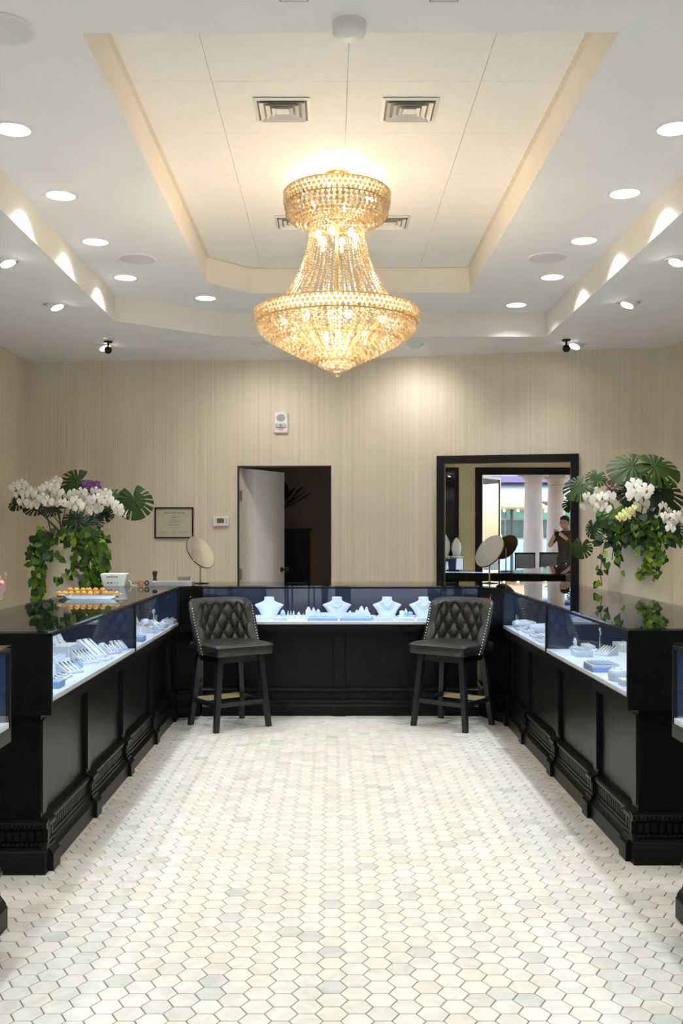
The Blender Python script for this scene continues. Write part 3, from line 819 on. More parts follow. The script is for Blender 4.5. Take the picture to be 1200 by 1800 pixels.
def corner_cab(label, poly, diag):
    t = thing('corner_cabinet', label, 'cabinet', (poly[0][0], poly[0][1], 0), 0, 'black corner cabinets of the counter')
    o = Vector((poly[0][0], poly[0][1]))
    P = [(x - o.x, y - o.y) for x, y in poly]
    c = Vector((sum(p[0] for p in P) / len(P), sum(p[1] for p in P) / len(P)))
    def shrink(k): return [((p[0] - c.x) * k + c.x, (p[1] - c.y) * k + c.y) for p in P]
    MB().prism(shrink(.86), 0, .65).build('cabinet_body', black, t)
    MB().stack([(shrink(.955), 0), (shrink(.955), .072), (shrink(.94), .09), (shrink(.92), .11), (shrink(.90), .13), (shrink(.90), .175), (shrink(.93), .185), (shrink(.93), .2), (shrink(.88), .212)]).build('plinth', black, t)
    MB().prism(P, .65, .70).build('sill', blackm, t)
    a, b = Vector(P[diag[0]]), Vector(P[diag[1]])
    e = (b - a).normalized(); nn = Vector((-e.y, e.x))
    if nn.dot(c - a) < 0: nn = -nn
    q = [tuple(a), tuple(b), tuple(b + nn * .018), tuple(a + nn * .018)]
    MB().prism(q, .70, .985).build('front_panel', black, t)
    mid = (a + b) / 2 - nn * .002
    MB().tube([(mid.x, mid.y, .915), (mid.x + .008, mid.y - .004, .945)], .003, 6).ball((mid.x, mid.y - .003, .91), .007, 10, 6).build('lock', silver, t)
    # rear panels
    bk = MB(); n = len(P)
    for i in range(n):
        p_, q_ = Vector(P[i]), Vector(P[(i + 1) % n])
        if {i, (i + 1) % n} == set(diag): continue
        e = (q_ - p_).normalized(); m_ = Vector((-e.y, e.x))
        if m_.dot(c - p_) < 0: m_ = -m_
        if p_.y > .3 and q_.y > .3 or abs(e.x) < .2 and (abs(p_.x) > .3):
            bk.prism([tuple(p_), tuple(q_), tuple(q_ + m_ * .015), tuple(p_ + m_ * .015)], .70, .985)
    if bk.v: bk.build('back_panel', black, t)
    MB().prism(P, .985, ZT).build('top_glass', MATS['top_glass'], t)
    return t
corner_cab('black corner cabinet behind the left stool', [(GL, YL1 + .001), (BX0 - .001, GB - .004), (BX0 - .001, GB + DB_), (GL - DL_, GB + DB_), (GL - DL_, YL1 + .001)], (0, 1))
corner_cab('black corner cabinet behind the right stool', [(BX1 + .001, GB - .004), (GR, YR1 + .001), (GR + DR_, YR1 + .001), (GR + DR_, GB + DB_), (BX1 + .001, GB + DB_)], (0, 1))

# ------------------------------------------------------------------ jewellery displays: prototypes as functions of a local frame
def W_case(cs, x, y, z=ZD):
    M = Matrix.Translation(cs.location) @ Matrix.Rotation(cs.rotation_euler.z, 4, 'Z')
    return M @ Vector((x, y, z))
_me = {}
def shared(key, fn):
    if key not in _me: _me[key] = fn()
    return _me[key]
def ell(rx, ry, n=20): return [(rx * math.cos(2 * PI * k / n), ry * math.sin(2 * PI * k / n)) for k in range(n)]
def bust_me():
    return MB().stack([(ell(.055, .034), 0), (ell(.060, .038), .012), (ell(.066, .040), .035), (ell(.088, .040), .075), (ell(.112, .036), .103), (ell(.113, .034), .110), (ell(.096, .034), .118), (ell(.062, .036), .130),
                       (ell(.043, .036), .141), (ell(.039, .035), .152), (ell(.039, .035), .168), (ell(.036, .032), .171)]).mesh('bust_form', dispm, 'auto')
def neck_me(sz):
    m = MB(); n = 40
    for k in range(n):
        a = PI * (.08 + .84 * k / (n - 1)); x = .042 * sz * math.cos(a) * 1.1; z = .135 - .048 * sz * math.sin(a) ** 1.3
        y = -.036 - .006 * math.sin(a)
        m.ball((x, y, z), .0034, 6, 4)
    return m.mesh('necklace', silver, True)
def put(name, label, cat, group, cs, x, y, rz=0., z=ZD):
    p = W_case(cs, x, y, z)
    return thing(name, label, cat, p, cs.rotation_euler.z + rz, group)
def bust(cs, x, y, label, chains=(1.0,)):
    t = put('necklace_bust', label, 'bust', 'necklace busts in the rear case', cs, x, y)
    inst('bust_form', shared('bust', bust_me), t)
    for s in chains: inst('necklace', shared('neck%.2f' % s, lambda: neck_me(s)), t)
    return t
def ring_tower(cs, x, y, h, r, label, blk=.0, gold_ring=False, sq=False):
    t = put('ring_cone', label, 'ring stand', 'white ring cones in the rear case', cs, x, y)
    if blk: MB().rbox(-r * 1.15, r * 1.15, -r * 1.1, r * 1.1, 0, blk, .003).build('riser', dispb if sq else dispm, t)
    MB().lathe([(r, blk), (r * .92, blk + h * .12), (r * .62, blk + h * .6), (r * .34, blk + h * .88), (r * .12, blk + h), (.0001, blk + h)], 14, cap=False).build('cone', dispm, t, True)
    MB().torus((0, 0, blk + h * .68), r * .62, .0022, 16, 6).ball((0, -r * .62, blk + h * .70), .0045, 8, 5).build('ring', gold if gold_ring else silver, t, True)
    return t
def tray(cs, x, y, w, d, h, rows, cols, label, blue=False, rz=0., tilt=0.05):
    t = put('ring_tray', label, 'jewellery tray', 'jewellery trays in the cases', cs, x, y, rz)
    bm_ = dispb if blue else dispm
    b = MB(); sl = h * .35 + d * tilt
    b.stack([([(-w / 2, -d / 2), (w / 2, -d / 2), (w / 2, d / 2), (-w / 2, d / 2)], 0), ([(-w / 2, -d / 2), (w / 2, -d / 2), (w / 2, d / 2), (-w / 2, d / 2)], h * .7)])
    b.build('tray_base', bm_, t)
    f = MB(); tk = .007
    f.box(-w / 2, w / 2, -d / 2, -d / 2 + tk, h * .7, h).box(-w / 2, w / 2, d / 2 - tk, d / 2, h * .7, h + d * tilt).box(-w / 2, -w / 2 + tk, -d / 2 + tk, d / 2 - tk, h * .7, h).box(w / 2 - tk, w / 2, -d / 2 + tk, d / 2 - tk, h * .7, h)
    f.build('tray_rim', dispm, t)
    rl = MB(); dy = (d - 2 * tk) / rows
    for k in range(rows): rl.tube([(-w / 2 + tk, -d / 2 + tk + dy * (k + .5), h * .72), (w / 2 - tk, -d / 2 + tk + dy * (k + .5), h * .72)], dy * .42, 8)
    stuff(rl.build('padded_rolls', bm_, t, True))
    rg = MB(); rnd = random.Random(int(x * 1000) + cols)
    for k in range(rows):
        for c in range(cols):
            cx = -w / 2 + tk + (w - 2 * tk) * (c + .5) / cols; cy = -d / 2 + tk + dy * (k + .5)
            M = Matrix.Translation((cx, cy, h * .72 + dy * .40)) @ Matrix.Rotation(PI / 2, 4, 'Y')
            rg.cur = 0; rg.torus((0, 0, 0), .0062, .0013, 10, 4, M); rg.cur = 1; rg.ball((cx, cy, h * .72 + dy * .40 + .0075), .0036, 6, 4)
    o = rg.build('rings', [silver if rnd.random() < .6 else gold, gem], t, True); stuff(o)
    return t
def ramp(cs, x, y, w, d, h, label, n=3, rz=0.):
    t = put('bracelet_ramp', label, 'bracelet stand', 'bracelet ramps in the cases', cs, x, y, rz)
    b = MB(); M = Matrix(((0, 0, 1, 0), (1, 0, 0, 0), (0, 1, 0, 0), (0, 0, 0, 1)))
    b.prism([(-d / 2, 0), (d / 2, 0), (d / 2, h), (d / 2 - .012, h), (-d / 2, .012)], -w / 2, w / 2, M); b.build('wedge', dispm, t)
    ang = math.atan2(h - .012, d - .012)
    for k in range(n):
        xx = -w / 2 + w * (k + .5) / n
        MB().tube([(xx, -d / 2 + .008, .016), (xx, d / 2 - .012, h + .004)], .0034, 6).build('bracelet', silver if k % 5 else gold, t, True)
    return t
def pillow(cs, x, y, r, label, rz=0., h=.03):
    t = put('display_pillow', label, 'display pillow', 'round display pillows in the cases', cs, x, y, rz)
    MB().stack([(ell(r * .9, r * .62), 0), (ell(r, r * .7), h * .4), (ell(r * .94, r * .66), h * .8), (ell(r * .6, r * .4), h)]).build('cushion', dispm, t, True)
    MB().torus((0, 0, h * .98), r * .5, .003, 20, 6, Matrix.Diagonal((1, .66, 1, 1))).ball((0, -r * .33, h), .006, 8, 6).build('bracelet', silver, t, True)
    return t
def finger_stand(cs, x, y, label, h=.05, blue=False):
    t = put('ring_finger_stand', label, 'ring stand', 'ring stands on small blocks', cs, x, y)
    MB().rbox(-.026, .026, -.02, .02, 0, .026, .004).build('block', dispb if blue else dispm, t)
    MB().tube([(0, 0, .024), (.002, 0, .024 + h * .6), (.0, -.004, .024 + h)], [.011, .009, .005], 10).build('finger', dispm, t, True)
    MB().torus((0, 0, .024 + h * .5), .0105, .002, 14, 6).ball((0, -.0115, .024 + h * .52), .005, 8, 6).build('ring', silver, t, True)
    return t
def earring_stand(cs, x, y, label, w=.05, h=.055, rz=0., z=ZD):
    t = put('earring_stand', label, 'earring stand', 'leaning earring stands', cs, x, y, rz, z)
    M = Matrix.Rotation(R(-28), 4, 'X')
    MB().rbox(-w / 2, w / 2, -.006, .006, 0.003, h, .003, M).build('card', dispm, t)
    MB().rbox(-w / 2, w / 2, -.012, .04, 0, .012, .003).build('foot', dispm, t)
    for s in (-1, 1):
        p = M @ Vector((s * w * .22, -.008, h * .66)); MB().ball(p, .005, 8, 6).tube([p, p + Vector((0, -.001, -.014))], .002, 5).build('earring', silver, t, True)
    return t
def block(cs, x, y, w, d, h, label, blue=False, rz=0.):
    t = put('display_block', label, 'display block', 'display blocks in the cases', cs, x, y, rz)
    MB().rbox(-w / 2, w / 2, -d / 2, d / 2, 0, h, .004).build('riser', dispb if blue else dispm, t)
    MB().torus((0, 0, h + .007), .008, .0016, 14, 5, Matrix.Translation((0, 0, h + .007)) @ Matrix.Rotation(PI / 2, 4, 'X') @ Matrix.Translation((0, 0, -h - .007))).build('ring', silver, t, True)
    return t

# rear case: x from picture column at depth y
def bx(u, y): return (u - CU) / F * (GB + y) - BX0
bust(case_B, bx(473, .30), .30, 'plain white necklace bust in the rear case, beside the left stool', ())
bust(case_B, bx(592, .30), .30, 'white necklace bust in the middle of the rear case, one chain', (1.0,))
bust(case_B, bx(680, .30), .30, 'white bust with two strung necklaces, second from the right stool', (.85, 1.25))
bust(case_B, bx(744, .30), .30, 'white bust with two strung necklaces beside the right stool', (.85, 1.25))
pos = ['just right of the left stool', 'short, just right of the left stool']
for k, (u, y, h, r, blk) in enumerate([(441, .22, .055, .012, .02), (447, .20, .035, .014, .01)]):
    ring_tower(case_B, bx(u, y), y, h, r, 'white ring cone in the rear case ' + pos[k], blk)
names = [(497, .27, .022, .017, .050, 1, 'capped, right of the plain bust'), (506, .27, .055, .010, .01, 0, 'slim, second right of the plain bust'), (511, .29, .05, .008, .01, 0, 'slimmest, third right of the plain bust'),
         (516, .26, .055, .010, .01, 0, 'slim, fourth right of the plain bust'), (525, .24, .045, .018, .012, 0, 'broad, left of the nearer blue tray'),
         (542, .28, .03, .02, .065, 0, 'tallest, behind the left blue tray'), (551, .28, .03, .015, .060, 0, 'second tallest, behind the left blue tray'), (559, .27, .022, .016, .055, 1, 'on a blue riser behind the left blue tray'), (571, .26, .010, .015, .042, 1, 'low, on a blue riser left of the middle bust'),
         (615, .26, .022, .014, .045, 1, 'on a blue riser, right of the middle bust'), (627, .26, .024, .018, .048, 1, 'second on a blue riser, right of the middle bust'), (635, .28, .035, .022, .065, 0, 'tallest between the middle busts'), (644, .27, .035, .016, .06, 0, 'pointed, left of the two-necklace bust'), (647, .23, .03, .013, .02, 0, 'small, below the pointed one'),
         (706, .28, .008, .016, .058, 0, 'flat-topped, between the right busts'), (713, .27, .030, .013, .052, 1, 'with a gold tip, between the right busts'), (721, .28, .006, .016, .05, 1, 'flat blue one, between the right busts')]
for k, (u, y, h, r, blk, sq, lb) in enumerate(names):
    ring_tower(case_B, bx(u, y), y, h, r, 'white ring cone, ' + lb, blk, 'gold' in lb, bool(sq))
for u0, u1, lb in ((540, 593, 'left'), (597, 651, 'right')):
    tray(case_B, bx((u0 + u1) / 2, .11), .11, (u1 - u0) / F * 7.69, .10, .028, 3, 9, 'pale blue ring tray at the middle of the rear case, ' + lb + ' one', True, 0, .30)
for u0, u1, lb in ((448, 473, 'first right of the left stool'), (480, 505, 'second right of the left stool')):
    tray(case_B, bx((u0 + u1) / 2, .10), .10, (u1 - u0) / F * 7.69, .07, .026, 2, 4, 'small white earring tray in the rear case, ' + lb, False, 0, .02)
for u0, u1, lb in ((659, 691, 'first right of the blue trays'), (695, 727, 'second right of the blue trays'), (732, 764, 'last, beside the right stool')):
    tray(case_B, bx((u0 + u1) / 2, .09), .09, (u1 - u0) / F * 7.68, .085, .022, 3, 6, 'white ring tray at the front of the rear case, ' + lb, False, 0, .05)
for u, lb in ((513, 'left'), (523, 'middle'), (533, 'right')):
    block(case_B, bx(u, .15), .15, .034, .05, .034, 'small white ring block left of the blue trays, %s of three' % lb)
for u, lb in ((437, 'left'), (654, 'right')): block(case_B, bx(u, .13), .13, .026, .05, .03, 'small pale block beside the %s end of the front trays' % lb, True)
for u, lb in ((661, 'left'), (697, 'right')):
    p = W_case(case_B, bx(u, .34), .34); t = tag(MB().tube([(0, 0, 0), (0, 0, .022)], .003, 8).torus((0, 0, .034), .011, .004, 16, 8, Matrix.Translation((0, 0, .034)) @ Matrix.Rotation(PI / 2, 4, 'X') @ Matrix.Translation((0, 0, -.034))).build('ring_stand', blackm, None, True, p), 'black ring on a thin stand, %s of the two-necklace bust' % lb, 'ring')

# side cases: local frames, picture positions from the deck plane
def at_case(cs, u, v, z=ZD):
    p = onplane(u, v, z); q = Matrix.Rotation(-cs.rotation_euler.z, 4, 'Z') @ (p - Vector(cs.location)); return q.x, q.y
def lput(fn, cs, u, v, *a, **k):
    x, y = at_case(cs, u, v); L_ = {case_LN.name: 1.77, case_LF.name: 1.65, case_RN.name: 1.63, case_RF.name: 1.47}[cs.name]; D_ = DL_ if cs in (case_LN, case_LF) else DR_
    x = min(max(x, .09), L_ - .09); y = min(max(y, .06), D_ - .09)
    return fn(cs, x, y, *a, **k)
# left near case
block(case_LN, .30, .075, .10, .08, .030, 'pale blue low block at the near front corner of the left case', True)
ramp(case_LN, .50, .10, .22, .06, .02, 'long flat bracelet ramp near the front of the left case', 4)
tray(case_LN, 1.13, .31, .20, .08, .035, 2, 6, 'pearl-filled white tray deep in the left case')
finger_stand(case_LN, .83, .235, 'ring finger stand on a small block at the near end of the left case', .06)
block(case_LN, .96, .30, .07, .07, .045, 'white block behind the pearl tray in the left case')
ramp(case_LN, .73, .115, .10, .09, .05, 'bracelet ramp with slanted bars, nearest in the left case', 4, rz=R(-35))
finger_stand(case_LN, .90, .12, 'ring finger stand between the slanted ramps in the left case', .045, True)
ramp(case_LN, 1.08, .13, .11, .10, .065, 'bracelet ramp with slanted bars, second in the left case', 5, rz=R(-35))
ramp(case_LN, 1.36, .16, .10, .13, .095, 'tall white wedge with an open front, mid left case', 2, rz=R(-25))
block(case_LN, 1.44, .36, .20, .16, .06, 'broad white step at the back of the left case')
earring_stand(case_LN, 1.38, .36, 'leaning white earring card, first at the back of the left case', .045, .085, rz=R(-20), z=ZD + .06)
earring_stand(case_LN, 1.49, .36, 'leaning white earring card, second at the back of the left case', .045, .085, rz=R(-20), z=ZD + .06)
pillow(case_LN, 1.27, .40, .055, 'oval white pillow beside the broad step in the left case')
ramp(case_LN, 1.50, .085, .09, .07, .05, 'bracelet ramp with four bars, near the middle post of the left case', 4, rz=R(-35))
pillow(case_LN, 1.60, .16, .032, 'small round white pillow between two ramps in the left case', 0, .05)
ramp(case_LN, 1.67, .08, .08, .07, .055, 'bracelet ramp with three bars, last before the middle post in the left case', 3, rz=R(-35))
block(case_LN, 1.24, .06, .12, .06, .010, 'flat white plate at the front of the left case')
block(case_LN, .62, .20, .09, .06, .03, 'pale block against the near end panel of the left case')
tray(case_LN, .95, .42, .16, .09, .045, 2, 6, 'small white tray at the very back of the left case')
ramp(case_LN, .66, .33, .14, .08, .05, 'white ramp seen through the top glass of the left case', 4)
# left far case
lput(block, case_LF, 248, 1127, .10, .08, .035, 'blue velvet block nearest the middle post in the far left case', True)
lput(ramp, case_LF, 265, 1112, .14, .10, .05, 'broad white ramp in the middle of the far left case', 3)
lput(ramp, case_LF, 276, 1108, .05, .11, .07, 'narrow white wedge in the middle of the far left case', 1, rz=R(-30))
lput(pillow, case_LF, 289, 1103, .065, 'oval padded pillow in the far left case', 0, .04)
lput(tray, case_LF, 304, 1093, .16, .09, .03, 2, 6, 'white ring tray at the far end of the left case')
lput(earring_stand, case_LF, 244, 1097, 'leaning white card next to the middle post in the far left case', .06, .08)
lput(pillow, case_LF, 255, 1100, .05, 'round white pillow behind the blue block in the far left case', 0, .05)
x_, y_ = at_case(case_LF, 270, 1096)
t = put('jewellery_t_stand', 'white T-shaped earring stand in the far left case', 'earring stand', None, case_LF, x_, min(y_, .45))
MB().rbox(-.03, .03, -.03, .03, 0, .012, .003).build('foot', dispm, t); MB().tube([(0, 0, .01), (0, 0, .10)], .004, 8).build('post', dispm, t)
MB().tube([(-.03, 0, .085), (-.012, 0, .10), (.012, 0, .10), (.03, 0, .085)], .008, 8).build('bar', dispm, t, True)
# right near case
t = lput(tray, case_RN, 1056, 1178, .17, .13, .035, 6, 9, 'blue ring tray with many rows of rings in the right case', True)
lput(tray, case_RN, 1022, 1153, .13, .09, .03, 3, 5, 'rounded tray of gold rings in the right case')
lput(block, case_RN, 1026, 1140, .15, .05, .035, 'long white step behind the gold ring tray')
lput(finger_stand, case_RN, 1008, 1142, 'white ring finger at the left of the long step', .05)
lput(pillow, case_RN, 1047, 1147, .035, 'small pillow at the foot of the tall ring stand', 0, .02)
lput(ramp, case_RN, 1064, 1152, .10, .09, .05, 'slatted bracelet ramp behind the blue ring tray', 5, rz=R(35))
lput(pillow, case_RN, 1085, 1196, .06, 'domed blue-white pillow at the near end of the right case', 0, .055)
lput(block, case_RN, 1097, 1205, .08, .06, .03, 'white block at the near front corner of the right case')
lput(block, case_RN, 1086, 1140, .20, .08, .045, 'broad white shelf at the near back of the right case')
lput(ramp, case_RN, 985, 1128, .18, .08, .015, 'low white ramp beside the middle post of the right case', 0)
x_, y_ = at_case(case_RN, 1054, 1146)
t = put('tall_ring_stand', 'tall thin silver stand with a ring and mint tag in the right case', 'ring stand', None, case_RN, x_, min(y_, .5))
MB().lathe([(.025, 0), (.025, .008), (.004, .012)], 18).build('foot', dispm, t, True); MB().tube([(0, 0, .01), (0, 0, .125)], .0022, 8).build('rod', silver, t)
MB().torus((0, 0, 0), .009, .0025, 16, 6, Matrix.Translation((-.004, 0, .128)) @ Matrix.Rotation(PI / 2, 4, 'X')).build('ring', silver, t, True)
MB().box(-.008, .008, -.001, .001, -.03, 0, Matrix.Translation((.012, -.002, .126)) @ Matrix.Rotation(R(-35), 4, 'Y')).build('tag', mat('mint_card', (.25, .62, .52), .6), t)
# right far case
for k, (u, v, r) in enumerate(((.16, .13, .12), (.46, .20, .12))):
    pillow(case_RF, u, v, r, 'large curved white necklace pad in the far right case, %s' % ('farther' if k == 0 else 'nearer'), rz=R(10), h=.05)
for k, (u, v) in enumerate(((915, 1107), (928, 1112), (941, 1120), (950, 1128))):
    lput(ramp, case_RF, u, v, .13, .06, .025, 'low bracelet ramp in the far right case, %s' % ['rearmost', 'second from the back', 'third from the back', 'nearest the middle post'][k], 2)
# near cases at the picture edges
for k, (cs, nm) in enumerate(((case_NL, 'left'), (case_NR, 'right'))):
    L_ = 1.52
    for j in range(3):
        block(cs, .3 + j * .42, .25, .16, .12, .06, 'white block in the nearest %s case, %s' % (nm, ['first', 'second', 'third'][j]))

# ------------------------------------------------------------------ chandelier
CX, CY = .029, 5.63
ch = thing('chandelier', 'large gold and crystal empire chandelier hanging from the ceiling tray', 'chandelier', (CX, CY, Z3))
def zc(z): return z - Z3
crys, crysd = MATS['crystal'], MATS['crystal_dark']
def gem_at(mb, p, r, h=None, M=None, n=6):
    h = h or r; p = Vector(p)
    vs = [p + Vector((0, 0, -h))] + [p + Vector((r * math.cos(2 * PI * k / n), r * math.sin(2 * PI * k / n), 0)) for k in range(n)] + [p + Vector((0, 0, h))]
    mb._add(vs, [(0, 1 + (k + 1) % n, 1 + k) for k in range(n)] + [(n + 1, 1 + k, 1 + (k + 1) % n) for k in range(n)])
def along(prof, step):
    # resample an (r, z) polyline
    pts = [Vector((a, b)) for a, b in prof]; out = []; acc = 0.
    for i in range(len(pts) - 1):
        seg = pts[i + 1] - pts[i]; L = seg.length; d = acc
        while d < L:
            out.append(pts[i] + seg * (d / L)); d += step
        acc = d - L
    return out
def strand_me(name, prof, step, r, m, jit=0.):
    mb = MB(); rnd = random.Random(3)
    for q in along(prof, step):
        gem_at(mb, (q.x, 0, zc(q.y)), r * (1 + jit * (rnd.random() - .5)), r * 1.15)
    mb.tube([(q[0], 0, zc(q[1])) for q in prof], .0008, 3)
    return mb.mesh(name, m)
MB().lathe([(.07, zc(3.43)), (.07, zc(3.42)), (.05, zc(3.385)), (.012, zc(3.375)), (.012, zc(3.34)), (.0001, zc(3.34))], 24, cap=False).build('ceiling_canopy', gold, ch, True)
MB().tube([(0, 0, zc(3.38)), (0, 0, zc(2.40))], .010, 10).build('centre_rod', brass, ch)
for z, r in ((3.30, .285), (3.14, .155), (2.62, .445), (2.66, .335)):
    for k in range(6):
        a = PI / 3 * k; MB().tube([(0, 0, zc(z)), (r * math.cos(a), r * math.sin(a), zc(z))], .004, 5).build('spoke', brass, ch)
def band(name, r, z0, z1, ng):
    MB().lathe([(r - .012, zc(z0)), (r, zc(z0)), (r + .004, zc(z0) + .006), (r + .004, zc(z1) - .006), (r, zc(z1)), (r - .012, zc(z1))], 64, cap=False).build(name, crysd, ch, True)
    g = MB()
    for row in range(3):
        for k in range(ng):
            a = 2 * PI * (k + .5 * (row % 2)) / ng
            gem_at(g, ((r + .007) * math.cos(a), (r + .007) * math.sin(a), zc(z0 + (z1 - z0) * (row + .5) / 3)), .011, (z1 - z0) / 5.4)
    stuff(g.build(name + '_crystals', crys, ch))
    MB().torus((0, 0, zc(z0)), r, .005, 64, 8).build(name + '_lower_rim', gold, ch, True)
    MB().torus((0, 0, zc(z1)), r, .005, 64, 8).build(name + '_upper_rim', gold, ch, True)
band('crown_band', .288, 3.25, 3.325, 64)
band('main_band', .452, 2.58, 2.655, 100)
bell = [(.150, 3.145), (.158, 3.05), (.180, 2.96), (.218, 2.86), (.272, 2.76), (.335, 2.665)]
bm_ = strand_me('bell_strand', bell, .0165, .0066, crys)
for k in range(46): inst('bell_strand', bm_, ch, rot=(0, 0, 2 * PI * k / 46))
bowl = [(.285, 3.25), (.282, 3.205), (.265, 3.175), (.225, 3.15), (.17, 3.135)]
bm_ = strand_me('crown_strand', bowl, .024, .0115, crys, .3)
for k in range(56): inst('crown_strand', bm_, ch, rot=(0, 0, 2 * PI * k / 56))
for r, z, n in ((.287, 3.232, 60), (.280, 3.195, 56), (.255, 3.168, 50)):
    g = MB()
    for k in range(n):
        a = 2 * PI * k / n; gem_at(g, (r * math.cos(a), r * math.sin(a), zc(z)), .013, .016)
    stuff(g.build('crown_drops', crys, ch))
basket = [(.446, 2.575), (.438, 2.540), (.405, 2.508), (.34, 2.470), (.263, 2.427), (.18, 2.388), (.10, 2.350), (.03, 2.315)]
b1 = strand_me('basket_strand', basket, .027, .0125, crys, .4)
b2 = strand_me('basket_strand', [(a, z + .001) for a, z in basket[:6]], .0262, .0125, crys, .4)
b3 = strand_me('basket_strand', [(a, z) for a, z in basket[:4]], .0255, .0115, crys, .4)
b4 = strand_me('basket_strand', [(a * .955, z + .010) for a, z in basket[:7]], .030, .015, crysd, .4)
for k in range(24): inst('basket_strand', b1, ch, rot=(0, 0, 2 * PI * k / 24))
for k in range(24): inst('basket_strand', b2, ch, rot=(0, 0, 2 * PI * (k + .5) / 24))
for k in range(48): inst('basket_strand', b3, ch, rot=(0, 0, 2 * PI * (k + .5) / 48))
for k in range(36): inst('basket_strand', b4, ch, rot=(0, 0, 2 * PI * (k + .3) / 36))
for r, z in ((.44, 2.565), (.36, 2.48), (.25, 2.42), (.13, 2.365)): MB().torus((0, 0, zc(z)), r - .01, .003, 48, 6).build('basket_hoop', gold, ch, True)
MB().torus((0, 0, zc(3.14)), .152, .006, 40, 8).build('neck_hoop', gold, ch, True)
MB().ball((0, 0, zc(2.297)), .020, 16, 10).tube([(0, 0, zc(2.31)), (0, 0, zc(2.335))], .018, 10).build('finial', crys, ch, True)
bme = MB().ball((0, 0, 0), .017, 12, 8, 1.5).mesh('bulb', MATS['bulb_glow'], True)
cme = MB().tube([(0, 0, -.06), (0, 0, -.022)], .010, 10).mesh('candle_sleeve', white_pl)
for n_, r, z in ((8, .30, 2.57), (6, .11, 3.075), (6, .19, 3.30)):
    for k in range(n_):
        a = 2 * PI * (k + .25) / n_
        inst('bulb', bme, ch, (r * math.cos(a), r * math.sin(a), zc(z))); inst('candle_sleeve', cme, ch, (r * math.cos(a), r * math.sin(a), zc(z)))
def point(parent, loc, e, col, rad=.03):
    d = bpy.data.lights.new('lamp_light', 'POINT'); d.energy = e; d.color = col; d.shadow_soft_size = rad
    o = bpy.data.objects.new('lamp_light', d); COL.objects.link(o); o.parent = parent; o.location = loc
for k in range(3):
    a = 2 * PI * k / 3 + .5
    point(ch, (.20 * math.cos(a), .20 * math.sin(a), zc(2.53)), E_CH * .40, C_CH, .05)
point(ch, (0.0, -.03, zc(3.05)), E_CH * .12, C_CH, .03)
for k in range(3):
    a = 2 * PI * k / 3 - PI / 2
    point(ch, (.19 * math.cos(a), .19 * math.sin(a), zc(3.33)), E_CH * .03, C_CH, .03)

